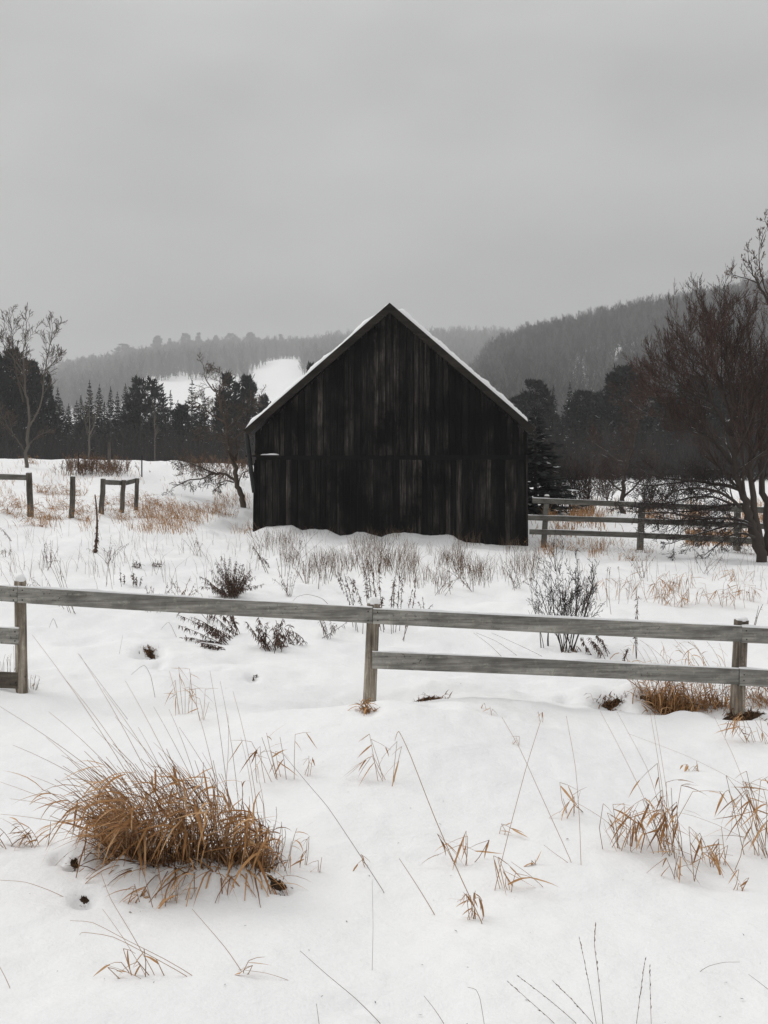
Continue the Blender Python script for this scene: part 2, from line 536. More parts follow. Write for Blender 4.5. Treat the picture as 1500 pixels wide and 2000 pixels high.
def G(x, y, feats=True):
    x = np.asarray(x, float); y = np.asarray(y, float)
    z = gbase(x, y)
    r = np.sqrt(x * x + y * y)
    z = z + 0.075 * fbm(x * 0.45, y * 0.45, 3, 3) * smooth(2, 7, r)
    z = z + 0.024 * fbm(x * 1.5, y * 1.9, 4, 9, 0.55)
    z = z + 0.030 * fbm(x * 0.8 + 3.1, y * 1.1, 2, 61) * smooth(2.5, 5, r)
    z = z + 0.011 * vnoise(x * 1.1 + 0.6 * vnoise(x, y, 5), y * 4.2 + x * 0.8, 21) * smooth(2.0, 4.0, r)
    nearf = smooth(2.2, 3.2, r) * (1 - smooth(26, 40, r))
    z = z + nearf * 0.020 * fbm(x * 3.1 + 5.0, y * 2.6, 3, 71, 0.6)
    z = z + smooth(7.5, 10, r) * (1 - smooth(28, 40, r)) * 0.085 * fbm(x * 1.15 + 2.0, y * 0.8, 3, 81)
    z = z + nearf * 0.05 * np.minimum(0, fbm(x * 1.25 + 9.0, y * 1.5, 2, 91) + 0.32)
    # tussocks under the snow farther off
    k = smooth(13, 24, y) * (1 - smooth(70, 130, r))
    z = z + k * 0.10 * np.maximum(0, fbm(x * 0.9, y * 0.6, 3, 31) - 0.05)
    kl = k * smooth(-2.0, -6.0, x) * smooth(24, 31, y)
    z = z + kl * 0.16 * fbm(x * 0.55, y * 0.33, 3, 41)
    # snow drifted against the barn front
    w = smooth(30.2, 32.7, y) * (1 - smooth(33.2, 35.0, y)) * smooth(-5.6, -4.5, x) * (1 - smooth(4.7, 5.6, x))
    z = z * (1 - w) + w * (np.interp(x, _dx, _dz) + 0.045 * fbm(x * 2.6, y * 1.7, 3, 55))
    if feats:
        x0_, x1_, y0_, y1_ = x.min(), x.max(), y.min(), y.max()
        for fx, fy, rx, ry, h in FEAT:
            if fx < x0_ - 3 * rx or fx > x1_ + 3 * rx or fy < y0_ - 3 * ry or fy > y1_ + 3 * ry: continue
            if x.size > 2000:
                m = (np.abs(x - fx) < 3 * rx) & (np.abs(y - fy) < 3 * ry)
                q = ((x[m] - fx) / rx) ** 2 + ((y[m] - fy) / ry) ** 2
                z[m] += h * np.exp(-q)
                continue
            q = ((x - fx) / rx) ** 2 + ((y - fy) / ry) ** 2
            m = q < 9
            if np.any(m):
                z = z + np.where(m, h * np.exp(-q), 0)
    return z


_DS = np.geomspace(2.0, 400.0, 260)


def gp(px, py, feats=True):
    """where the line of sight through a photo point meets the ground (arrays allowed)"""
    px = np.atleast_1d(np.asarray(px, float)); py = np.atleast_1d(np.asarray(py, float))
    sx = ((px - HX) / F)[:, None]; sz = ((py - HY) / F)[:, None]
    d = _DS[None, :]
    below = (CAMZ - sz * d) < gbase(sx * d, np.broadcast_to(d, (len(px), len(_DS))))
    hit = np.argmax(below, 1); hit = np.where(below.any(1), np.maximum(hit, 1), len(_DS) - 1)
    q = _DS[hit][:, None] * np.linspace(0.8, 1.25, 36)[None]
    below = (CAMZ - sz * q) < G(sx * q, q, feats)
    hit = np.argmax(below, 1); hit = np.where(below.any(1), np.maximum(hit, 1), 35)
    ii = np.arange(len(px))
    lo = q[ii, hit - 1]; hi = q[ii, hit]
    for _ in range(5):
        m = 0.5 * (lo + hi)
        b = (CAMZ - sz[:, 0] * m) < G(sx[:, 0] * m, m, feats)
        hi = np.where(b, m, hi); lo = np.where(b, lo, m)
    d = 0.5 * (lo + hi)
    return np.stack([sx[:, 0] * d, d, G(sx[:, 0] * d, d, feats)], 1)


def g1(px, py):
    return gp(px, py)[0]


def gmany(base, ox, oy):
    return G(base[0] + ox, base[1] + oy) - base[2]


# humps and hollows: photo column, row, half-width, half-depth (m), height (m)
for px, py, rx, ry, h in [
    (330, 1640, 0.62, 0.42, 0.05), (200, 1660, 0.20, 0.16, 0.07), (300, 1722, 0.30, 0.12, 0.06), (440, 1735, 0.20, 0.10, 0.05), (550, 1672, 0.10, 0.10, 0.06),
    (540, 1730, 0.065, 0.06, -0.09), (165, 1760, 0.05, 0.05, -0.07), (145, 1690, 0.035, 0.05, -0.08), (115, 1685, 0.04, 0.04, -0.06), (330, 1688, 0.36, 0.12, -0.10), (250, 1715, .10, .07, .07), (390, 1722, .12, .07, .06), (480, 1722, .08, .06, .05), (215, 1640, .12, .1, .08),
    (292, 1276, 0.11, 0.20, -0.26), (310, 1300, 0.05, 0.2, -0.05), (470, 1290, 0.35, 0.25, -0.10), (500, 1250, 0.25, 0.3, 0.10), (495, 1322, 0.06, 0.12, -0.07), (430, 1308, 0.08, 0.10, -0.06),
    (838, 1362, 0.15, 0.16, -0.24), (870, 1345, 0.25, 0.18, 0.06), (980, 1392, 0.22, 0.12, -0.08), (960, 1352, 0.35, 0.2, 0.05), (1105, 1366, 0.07, 0.1, -0.09), (1195, 1372, 0.15, 0.16, -0.22),
    (1150, 1352, 0.25, 0.2, 0.06), (1240, 1362, 0.14, 0.2, 0.13), (1310, 1388, 0.28, 0.18, -0.18), (1345, 1402, 0.25, 0.09, 0.08), (1450, 1402, 0.22, 0.16, -0.18), (1470, 1378, 0.2, 0.12, 0.10),
    (722, 1382, 0.09, 0.12, -0.06), (40, 1352, 0.10, 0.12, -0.04), (1215, 1650, 0.3, 0.2, 0.05), (1440, 1640, 0.3, 0.2, 0.05),
    (960, 1150, 0.5, 0.6, 0.10), (975, 1160, 0.22, 0.25, -0.06), (600, 1150, 0.5, 0.6, 0.06), (820, 1225, 0.15, 0.3, -0.08), (1120, 1285, 0.4, 0.4, 0.06),
    (460, 1165, 0.5, 0.6, 0.08), (265, 1112, 0.3, 0.5, 0.05), (310, 1108, 0.2, 0.3, -0.05), (250, 1145, 0.3, 0.4, 0.05),
    (700, 1955, 0.12, 0.06, -0.025), (820, 1975, 0.2, 0.08, -0.03), (60, 1950, 0.16, 0.06, -0.02), (1150, 1700, 0.5, 0.3, 0.03), (640, 1600, 0.6, 0.4, 0.03), (1300, 1840, 0.5, 0.2, 0.02),
    (120, 1180, 0.8, 0.8, 0.06), (330, 1230, 0.5, 0.5, 0.05), (1330, 1160, 0.6, 0.8, 0.06), (1200, 1090, 0.8, 1.0, 0.06), (1370, 1075, 1.2, 1.2, 0.06),
]:
    p = gp(px, py, False)[0]
    FEAT.append((p[0], p[1], rx, ry, h))


# settle the snow to its surveyed level at the feet of the near fence posts
for px, py, d in ((41, 1368, 8.15), (720, 1406, 8.15), (1438, 1408, 8.15), (41, 1351, 8.7), (720, 1386, 8.7), (1438, 1390, 8.7)) * 3:
    p = P(px, py, d)
    FEAT.append((p[0], p[1], 0.55, 0.42, float(p[2] - G(np.array([p[0]]), np.array([p[1]]))[0])))


def build_ground():
    front = np.arange(-27, 27.001, 0.085)
    rest = np.concatenate([np.arange(-180, -60, 5.0), np.arange(-60, -27, 1.0)])
    th = np.radians(np.concatenate([rest, front, -rest[::-1]]))
    th = th[:-1] if abs(th[-1] - math.pi) < 1e-6 and abs(th[0] + math.pi) < 1e-6 else th
    r = [0.6]
    while r[-1] < 2350:
        q = r[-1]
        k = 1.05 if q < 2.2 else 1.0085 if q < 45 else 1.02 if q < 200 else 1.12
        r.append(q * k)
    r = np.array(r)
    TH, RR = np.meshgrid(th, r)
    X = RR * np.sin(TH); Y = RR * np.cos(TH)
    Z = G(X.ravel(), Y.ravel()).reshape(X.shape)
    far = smooth(180, 320, RR)
    Z = Z * (1 - far) + (-6.5) * far
    nr, na = X.shape
    v = np.stack([X, Y, Z], -1).reshape(-1, 3)
    idx = np.arange(nr * na).reshape(nr, na)
    a = idx[:-1]; b = idx[1:]
    f = np.stack([a, np.roll(a, -1, 1), np.roll(b, -1, 1), b], -1).reshape(-1, 4)
    v = np.vstack([v, [[0, 0, float(G(np.array([0.0]), np.array([0.01]))[0])]]])
    c = len(v) - 1
    tri = np.stack([idx[0], np.full(na, c), np.roll(idx[0], -1)], -1)
    me = bpy.data.meshes.new('ground')
    nf = len(f); ntr = len(tri)
    me.vertices.add(len(v)); me.vertices.foreach_set('co', v.ravel())
    me.loops.add(nf * 4 + ntr * 3)
    me.loops.foreach_set('vertex_index', np.concatenate([f.ravel(), tri.ravel()]).astype(np.int32))
    me.polygons.add(nf + ntr)
    me.polygons.foreach_set('loop_start', np.concatenate([np.arange(nf) * 4, nf * 4 + np.arange(ntr) * 3]).astype(np.int32))
    me.polygons.foreach_set('use_smooth', np.ones(nf + ntr, dtype=bool))
    me.update(calc_edges=True)
    me.flip_normals()
    me.materials.append(SNOW)
    o = link('ground', me)
    tag(o, 'snow covered field sloping gently down to the barn', kind='structure')
    return o


build_ground()

# ---------------------------------------------------------------- hills
KL, KR = 2.0, 1.25      # how far off the two hills lie


def hill(name, pxs, rows, label, far=1.0):
    """rows: list of (distance, array of photo rows where the bare ground lies)"""
    ds = np.array([r_[0] for r_ in rows], float) * far
    Y = np.array([r_[1] for r_ in rows], float)
    Z = CAMZ - (Y - HY) / F * ds[:, None]
    dd = np.linspace(ds[0], ds[-1], 70)
    ZZ = np.array([[np.interp(d, ds, Z[:, j]) for j in range(len(pxs))] for d in dd])
    pf = np.linspace(pxs[0], pxs[-1], 160)
    ZF = np.array([np.interp(pf, pxs, row) for row in ZZ])
    k = np.array([1, 2, 3, 2, 1]) / 9.0
    ZF = np.apply_along_axis(lambda a_: np.convolve(np.pad(a_, 2, 'edge'), k, 'valid'), 0, ZF)
    ZF = np.apply_along_axis(lambda a_: np.convolve(np.pad(a_, 2, 'edge'), k, 'valid'), 1, ZF)
    X = (pf[None] - HX) / F * dd[:, None]
    Yw = np.repeat(dd[:, None], len(pf), 1)
    ZF = ZF + 0.9 * fbm(X * 0.03, Yw * 0.03, 3, 77)
    v = np.stack([X, Yw, ZF], -1).reshape(-1, 3)
    idx = np.arange(len(v)).reshape(ZF.shape)
    f = np.stack([idx[:-1, :-1], idx[:-1, 1:], idx[1:, 1:], idx[1:, :-1]], -1).reshape(-1, 4)
    me = bpy.data.meshes.new(name)
    me.from_pydata(v.tolist(), [], f.tolist())
    me.polygons.foreach_set('use_smooth', [True] * len(me.polygons))
    me.materials.append(SNOW)
    o = link(name, me)
    tag(o, label, kind='structure')

    def zat(px, d):
        fi = np.clip((px - pf[0]) / (pf[-1] - pf[0]) * (len(pf) - 1), 0, len(pf) - 1.001)
        fj = np.clip((d - dd[0]) / (dd[-1] - dd[0]) * (len(dd) - 1), 0, len(dd) - 1.001)
        i = fi.astype(int); j = fj.astype(int); u = fi - i; w = fj - j
        return (ZF[j, i] * (1 - u) + ZF[j, i + 1] * u) * (1 - w) + (ZF[j + 1, i] * (1 - u) + ZF[j + 1, i + 1] * u) * w
    return zat


LPX = np.array([-500, -200, 0, 130, 200, 260, 320, 380, 450, 500, 545, 590, 640, 700, 780, 850, 920, 1000, 1080, 1200])
crestL = np.interp(LPX, [-500, 0, 130, 180, 240, 300, 350, 400, 450, 560, 690, 850, 1000, 1200], [800, 770, 722, 715, 705, 695, 685, 682, 679, 682, 676, 668, 668, 680])
crestL = crestL + 9 * (LPX < 620)
bmp = np.exp(-((LPX - 560) / 45.0) ** 2)
edgeL = np.interp(LPX, [-500, 100, 200, 275, 600, 700, 900, 1200], [830, 800, 775, 743, 741, 745, 760, 770])
zL = hill('hill', LPX, [(330, np.full(len(LPX), 905.0)), (400, np.full(len(LPX), 850.0)), (600, edgeL), (720, edgeL - (edgeL - crestL) * 0.42 - 22 * bmp), (820, edgeL - (edgeL - crestL) * 0.66 - 8 * bmp), (1000, crestL), (1250, crestL + 60)],
          'hazy far wooded hill with a snowy clearing behind the spruces', KL)
RPX = np.array([820, 870, 915, 940, 970, 1030, 1130, 1200, 1280, 1330, 1400, 1500, 1700, 2100])
crestR = np.interp(RPX, [820, 900, 925, 960, 1030, 1130, 1200, 1280, 1330, 1400, 1500, 1700, 2100], [860, 800, 735, 700, 672, 648, 634, 617, 609, 598, 575, 545, 520])
baseR = np.full(len(RPX), 830.0)
zR = hill('hill', RPX, [(250, np.full(len(RPX), 915.0)), (340, baseR + 10), (470, baseR - (baseR - crestR) * 0.42), (600, baseR - (baseR - crestR) * 0.78), (700, crestR), (900, crestR + 60)],
          'dark wooded hill rising to the frame edge beyond the barn', KR)


# ---------------------------------------------------------------- bare trees
def grow(start, direction, length, radius, level, prm, out_, rnd):
    """one branch and its side branches as (points, radii, level)"""
    nseg = prm['seg'][level]
    p = np.array(start, float); d = nrm(direction)
    pts = [p.copy()]; rad = [radius]
    step = length / nseg
    tip = prm['tip'][level]
    for i in range(nseg):
        d = nrm(d + rnd.normal(0, prm['wob'][level], 3) + np.array([0, 0, prm['up'][level]]))
        p = p + d * step
        pts.append(p.copy()); rad.append(max(prm['rmin'], radius * (1 - (1 - tip) * (i + 1) / nseg)))
    out_.append((np.array(pts), np.array(rad), level))
    if level + 1 < len(prm['n']):
        sprout(np.array(pts), np.array(rad), length, level + 1, prm, out_, rnd, prm['n'][level + 1], prm['from'][level + 1])


def sprout(pts, rad, length, level, prm, out_, rnd, n, t0, bias=None, lenk=1.0):
    n = max(0, int(round(n * rnd.uniform(0.75, 1.25))))
    seg = len(pts) - 1
    for k in range(n):
        t = t0 + (1 - t0) * (k + rnd.uniform(0, 1)) / n
        f = t * seg; i = min(int(f), seg - 1); u = f - i
        p = pts[i] * (1 - u) + pts[i + 1] * u
        d0 = nrm(pts[i + 1] - pts[i])
        perp = nrm(cross(d0, rnd.normal(0, 1, 3)))
        if bias is not None:
            perp = nrm(perp + np.array(bias))
        a = R(rnd.uniform(*prm['ang'][level]))
        d = nrm(d0 * math.cos(a) + perp * math.sin(a))
        ln = length * rnd.uniform(*prm['len'][level]) * (1 - 0.45 * t) * lenk
        r = max(prm['rmin'], (rad[i] * (1 - u) + rad[i + 1] * u) * (rnd.uniform(0.33, 0.55) if level < 2 else rnd.uniform(0.24, 0.40)))
        grow(p, d, ln, r, level, prm, out_, rnd)


def branches_mesh(name, br, mats, min_level=0, max_level=99, sides=(8, 6, 4, 3, 3, 3)):
    mb = MB()
    for pts, rad, lv in br:
        if min_level <= lv <= max_level:
            tube(mb, pts, rad, sides[min(lv, len(sides) - 1)], 0, cap=lv < 2)
    return mb.mesh(name, mats, True)


PRM_UP = dict(n=[1, 9, 8, 6], seg=[8, 6, 5, 4], wob=[0.05, 0.09, 0.10, 0.10], up=[0.05, 0.10, 0.10, 0.08], tip=[0.3, 0.25, 0.3, 0.5], ang=[(0, 0), (25, 45), (20, 45), (20, 45)],
              len=[(1, 1), (0.45, 0.75), (0.35, 0.6), (0.35, 0.6)], rmin=0.006)
PRM_UP['from'] = [0, 0.18, 0.2, 0.15]


def bare_tree(name, label, base, skel, prm, mats, rnd_seed, nside, lens, group=None, extra=None, start_level=1, cat='tree'):
    """skel: list of (points, r0, r1) for the trunk and hand-laid limbs"""
    rnd = np.random.default_rng(rnd_seed)
    base = np.asarray(base, float)
    t = thing(name, label, cat, base, group)
    br = []
    for k, (pts, r0, r1, ns, t0, lk) in enumerate(skel):
        pts = np.asarray(pts, float) - base
        # resample smoothly
        n = max(6, len(pts) * 3)
        s = np.linspace(0, len(pts) - 1, n)
        c = np.arange(len(pts))
        q = np.stack([np.interp(s, c, pts[:, j]) for j in range(3)], 1)
        q[1:-1] = 0.25 * q[:-2] + 0.5 * q[1:-1] + 0.25 * q[2:]
        q[1:-1] += rnd.normal(0, r0 * 0.25, (n - 2, 3))
        rr = r0 + (r1 - r0) * (s / s[-1]) ** 0.8
        br.append((q, rr, 0))
        sprout(q, rr, lens * lk, start_level, prm, br, rnd, ns, t0)
    link('trunk', branches_mesh('trunk', br, [mats[0]], 0, 0, (10,)), t)
    link('limbs', branches_mesh('limbs', br, [mats[0]], 1, 1, (6, 5)), t)
    tag(link('twigs', branches_mesh('twigs', br, [mats[1]], 2), t), kind='stuff')
    if extra:
        extra(t, br, rnd)
    return t


# ---------------------------------------------------------------- conifers (shared meshes)
def rhomb(mb, p, d, ln, w, rnd, mat=0, flat=0.5):
    d = nrm(d)
    s = cross(d, np.array([0, 0, 1.0])) + rnd.normal(0, flat, 3)
    s = nrm(s - d * np.dot(s, d))
    a = p; b = p + d * ln
    m = p + d * ln * 0.45
    mb.add([a, m + s * w * 0.5, b, m - s * w * 0.5], [(0, 1, 2, 3)], mat)


def spruce_mesh(seed, H=12.0, Rr=2.4, whorls=50, per=9, power=0.85, openk=0.0, snow=0.016):
    rnd = np.random.default_rng(seed)
    mb = MB()
    for i in range(whorls):
        t = (i + rnd.uniform(-0.3, 0.3)) / whorls
        t = min(max(t, 0), 0.985)
        z = H * (0.03 + 0.95 * t)
        rad = Rr * ((1 - t) ** power) * rnd.uniform(0.75, 1.1) + 0.08
        for k in range(per):
            if rnd.random() < openk * 0.5: continue
            az = rnd.uniform(0, 2 * math.pi)
            rr = rad * rnd.uniform(0.6, 1.15)
            o = np.array([math.cos(az), math.sin(az), 0])
            drop = rr * (0.45 - 0.75 * t)
            m = max(5, int(4 + rr * 4.2))
            for j in range(m):
                u = (j + rnd.uniform(0.2, 1)) / m
                p = o * rr * u + np.array([0, 0, z - drop * (u ** 0.9) + 0.25 * rr * u ** 3])
                side = np.array([-o[1], o[0], 0]) * rnd.choice([-1, 1]) * rnd.uniform(0.1, 0.9)
                d = o * rnd.uniform(0.5, 1.0) + side + np.array([0, 0, rnd.uniform(-0.45, 0.15)])
                ln = (0.40 + 0.42 * rr / Rr) * rnd.uniform(0.7, 1.3) * (1.1 - 0.35 * u) * (0.45 + 0.55 * min(1, 2.2 * (1 - t)))
                rhomb(mb, p, d, ln, ln * rnd.uniform(0.36, 0.6), rnd, 1 if rnd.random() < snow else 0, 0.7)
    for j in range(16):
        a = rnd.uniform(0, 6.28)
        rhomb(mb, np.array([0, 0, H * (0.93 + 0.004 * j)]), np.array([math.cos(a) * 0.35, math.sin(a) * 0.35, 1.0]), 0.3, 0.1, rnd)
    me = mb.mesh('spruce_crown', [SPRUCE, SNOWCAP])
    tb = MB()
    tube(tb, [(0, 0, -0.6), (0, 0, H * 0.5), (0, 0, H * 0.99)], [0.17, 0.1, 0.015], 6)
    return me, tb.mesh('spruce_trunk', BARK, True), H, Rr


def pine_mesh(seed, H=12.0, Rr=2.8, clumps=260, shape='dome'):
    rnd = np.random.default_rng(seed)
    mb = MB(); tb = MB()
    tube(tb, [(0, 0, -0.6), (0.05, 0, H * 0.5), (0, 0.05, H * 0.95)], [0.2, 0.13, 0.03], 6)
    for c in range(clumps):
        t = rnd.uniform(0.12, 0.97)
        if shape == 'dome':
            env = Rr * (math.sqrt(max(0, 1 - ((t - 0.38) / 0.62) ** 2)) if t > 0.38 else 0.8 + 0.2 * t / 0.38)
        else:
            env = Rr * (1 - t) ** 0.7 + 0.15
        az = rnd.uniform(0, 6.283)
        env *= 0.95 + 0.42 * float(vnoise(math.cos(az) * 1.3 + seed * 3.1, math.sin(az) * 1.3 + t * 7.0, seed))
        rr = env * rnd.uniform(0.25, 1.0) ** 0.6
        p = np.array([math.cos(az) * rr, math.sin(az) * rr, H * t + rnd.uniform(-0.2, 0.2)])
        tube(tb, [(0, 0, max(0.3, H * t - rr * 0.35)), p * np.array([0.6, 0.6, 1]) - np.array([0, 0, rr * 0.1]), p], [0.05, 0.035, 0.015], 3, cap=False)
        size = rnd.uniform(0.35, 0.95)
        for j in range(28):
            d = nrm(rnd.normal(0, 1, 3) + np.array([math.cos(az) * 0.5, math.sin(az) * 0.5, 1.15]))
            q = p + rnd.normal(0, 0.22, 3) * size
            ln = size * rnd.uniform(0.6, 1.15)
            rhomb(mb, q, d, ln, ln * rnd.uniform(0.2, 0.38), rnd, 1 if rnd.random() < 0.003 else 0, 0.8)
    return mb.mesh('pine_crown', [PINE, SNOWCAP]), tb.mesh('pine_trunk', BARK, True), H, Rr


CON = {
    'spruce': [spruce_mesh(1), spruce_mesh(2, whorls=46, per=8), spruce_mesh(3, power=0.75)],
    'open': [spruce_mesh(4, whorls=30, per=8, power=0.8, openk=0.4, snow=0.03)],
    'slim': [spruce_mesh(5, Rr=1.2, whorls=46, per=5, power=0.7), spruce_mesh(6, Rr=1.3, per=5, power=0.65)],
    'pine': [pine_mesh(7), pine_mesh(8), pine_mesh(9, clumps=220)],
    'pinecone': [pine_mesh(10, shape='cone', Rr=2.4, clumps=170), pine_mesh(12, shape='cone', Rr=2.6, clumps=160)],
}
_cn = [0]


def conifer(kind, px, ytop, d, wpx, name, label, group, base=None):
    v = CON[kind]; crown, trunk, H, Rr = v[_cn[0] % len(v)]; _cn[0] += 1
    x = (px - HX) / F * d
    z0 = float(G(np.array([x]), np.array([d]))[0]) if base is None else base
    h = CAMZ - (ytop - HY) / F * d - z0
    w = wpx / F * d * (1.08 if d < 400 else 1.0)
    t = thing(name, label, 'tree', (x, d, z0 - 0.05), group)
    t.scale = (w / 2 / Rr, w / 2 / Rr, h / H)
    t.rotation_euler = (0, 0, random.uniform(0, 6.28))
    link('trunk', trunk, t)
    link('crown', crown, t)
    return t


ORD = 'first second third fourth fifth sixth seventh eighth ninth tenth eleventh twelfth thirteenth fourteenth fifteenth sixteenth seventeenth eighteenth nineteenth'.split()
GL = 'dark evergreens in the row behind the left snow field'
GR = 'dark evergreens behind the right pasture'
NL = 'evergreen_tree'
for kind, px, yt, d, w, lab in [
    ('pine', -22, 676, 128, 95, 'dark broad pine cut by the left frame edge'),
    ('pine', 22, 688, 132, 84, 'dark broad pine behind the tall bare tree on the left'),
    ('pine', 58, 700, 134, 74, 'dark pine just right of the tall bare tree crown'),
    ('pine', 86, 728, 138, 56, 'lower dark pine stepping down right of the tall bare tree'),
    ('spruce', 113, 757, 150, 50, 'dark spruce at the left edge of the gap in the row'),
    ('spruce', 134, 788, 156, 40, 'short dark spruce standing in the gap above the pale slim tree'),
    ('spruce', 158, 772, 160, 44, 'dark spruce left shoulder beside the twin tipped pair'),
    ('spruce', 175, 742, 165, 48, 'pointed spruce, left of the twin tipped pair'),
    ('spruce', 194, 751, 168, 44, 'pointed spruce, right of the twin tipped pair'),
    ('spruce', 216, 755, 170, 44, 'spruce with narrow tip between the twin pair and the broad pine'),
    ('spruce', 229, 764, 166, 42, 'shorter spruce tucked second left of the broad round pine'),
    ('spruce', 245, 749, 172, 44, 'pointed spruce directly left of the broad round pine'),
    ('pine', 284, 734, 165, 82, 'broad round topped pine in the middle of the left row'),
    ('spruce', 311, 772, 170, 42, 'dark spruce against the right flank of the broad round pine'),
    ('slim', 333, 762, 165, 26, 'slender pointed spruce standing before the snowy clearing'),
    ('spruce', 345, 800, 168, 50, 'low dark spruce under the snowy clearing'),
    ('open', 375, 741, 150, 74, 'open branched spruce with upswept boughs left of the orchard tree'),
    ('slim', 398, 763, 160, 26, 'slender dark spire right of the open branched spruce'),
    ('pinecone', 441, 735, 140, 78, 'bushy pine behind the orchard tree crown'),
    ('pinecone', 484, 734, 142, 72, 'bushy pine nearest the left roof slope'),
    ('pinecone', 463, 752, 146, 60, 'bushy pine between two taller ones behind the orchard tree'),
    ('pinecone', 514, 772, 140, 54, 'dark pine partly hidden by the left eave'),
    ('pinecone', 606, 716, 150, 50, 'dark pine tip peeping over the left roof slope'),
]:
    conifer(kind, px, yt, d, w, NL, lab, GL)
for k, px in enumerate([-30, 5, 40, 75, 105, 140, 170, 200, 232, 262, 295, 325, 356, 388, 415, 445, 478, 510, 540]):
    conifer('spruce' if k % 3 else 'pinecone', px + random.uniform(-6, 6), 800 + random.uniform(-16, 18), 136 + random.uniform(0, 14), 76, NL,
            'low dark evergreen at the foot of the left tree row, ' + ORD[k] + ' from the left', GL + ', low ones')
for k, px in enumerate([118, 150, 178, 207, 236, 266, 300, 322, 350, 378, 402, 428, 456, 492]):
    conifer('spruce', px + random.uniform(-5, 5), 779 + random.uniform(-9, 12), 156 + random.uniform(0, 12), 56, NL,
            'mid height dark evergreen inside the left tree row, ' + ORD[k] + ' from the left', GL + ', middle ones')
for kind, px, yt, d, w, lab in [
    ('pine', 1045, 739, 120, 92, 'round topped dark pine just right of the barn roof'),
    ('spruce', 1081, 752, 135, 40, 'small spruce tip between the round pine and the low dark trees'),
    ('spruce', 1113, 745, 138, 44, 'spruce with a thin spire above the low dark trees'),
    ('pine', 1137, 760, 140, 70, 'low dark pine right of the thin spire'),
    ('pine', 1160, 762, 142, 60, 'low dark pine left of the tall broad pine'),
    ('pine', 1218, 720, 125, 108, 'tall broad dark pine right of the barn'),
    ('spruce', 1250, 718, 132, 50, 'spruce tip rising from the right side of the tall broad pine'),
    ('pine', 1305, 772, 140, 90, 'dark pine seen through the left limbs of the large bare tree'),
    ('pine', 1365, 738, 130, 110, 'dark pine behind the middle of the large bare tree'),
    ('pine', 1430, 745, 132, 110, 'dark pine behind the main stems of the large bare tree'),
    ('pine', 1500, 740, 132, 110, 'dark pine at the right frame edge behind the large bare tree'),
    ('spruce', 1012, 778, 110, 64, 'dark spruce leaning out behind the right roof slope'),
]:
    conifer(kind, px, yt, d, w, NL, lab, GR)
for k in range(17):
    px = 1000 + k * 32
    conifer('spruce' if k % 2 else 'pine', px + random.uniform(-8, 8), 808 + random.uniform(-22, 22), 132 + random.uniform(0, 14), 78, NL,
            'low dark evergreen at the foot of the right tree row, ' + ORD[k] + ' from the barn', GR + ', low ones')
conifer('spruce', 1046, 792, 46, 150, NL, 'large dark spruce close behind the right corner of the barn', None)

# ridge trees that stand out against the sky
for k, (px, yt, w) in enumerate([(131, 703, 22), (161, 697, 20), (181, 694, 20), (241, 671, 40), (255, 678, 26), (307, 657, 24), (332, 662, 20), (362, 650, 24), (388, 651, 22), (421, 655, 20), (450, 650, 24), (489, 650, 26), (548, 654, 22)]):
    d = 985.0 * KL
    z = float(zL(np.array([float(px)]), np.array([d]))[0])
    conifer('pine' if w > 22 else 'pinecone', px, yt, d, w, NL, 'hazy pine on the far left ridge line, ' + ORD[k] + ' from the left', 'pines on the far left ridge', base=z)
for k, (px, yt, w) in enumerate([(1195, 596, 14), (1212, 588, 16), (1232, 586, 16), (1262, 583, 16), (1306, 572, 22), (1325, 570, 18)]):
    d = 690.0 * KR
    z = float(zR(np.array([float(px)]), np.array([d]))[0])
    conifer('spruce', px, yt, d, w, NL, 'small evergreen on the crest of the right hill, ' + ORD[k] + ' from the left', 'evergreens on the right hill crest', base=z)

# ---------------------------------------------------------------- woods on the hills (one mass each)
def far_tree(seed, H=13.0):
    rnd = np.random.default_rng(seed)
    prm = dict(n=[1, 24, 7], seg=[5, 4, 2], wob=[0.04, 0.08, 0.1], up=[0.06, 0.16, 0.12], tip=[0.25, 0.3, 0.5], ang=[(0, 0), (22, 50), (20, 50)],
               len=[(1, 1), (0.30, 0.50), (0.35, 0.6)], rmin=0.05)
    prm['from'] = [0, 0.10, 0.15]
    br = []
    grow((0, 0, -0.5), (rnd.normal(0, .03), rnd.normal(0, .03), 1), H * 0.95, 0.17, 0, prm, br, rnd)
    mb = MB()
    for pts, rad, lv in br:
        tube(mb, pts, rad, 3 if lv else 5, 0, cap=False)
    me = mb.mesh('far_bare_tree', FARPALE if seed % 3 == 0 else FARTWIG)
    return bpy.data.objects.new('far_bare_tree', me)


FAR = [far_tree(100 + k, 11.5 + k * 0.6) for k in range(6)]


def far_con(idx, kind):
    crown = CON[kind][idx][0]
    return bpy.data.objects.new('far_evergreen', crown)


FAR.append(far_con(0, 'pinecone'))


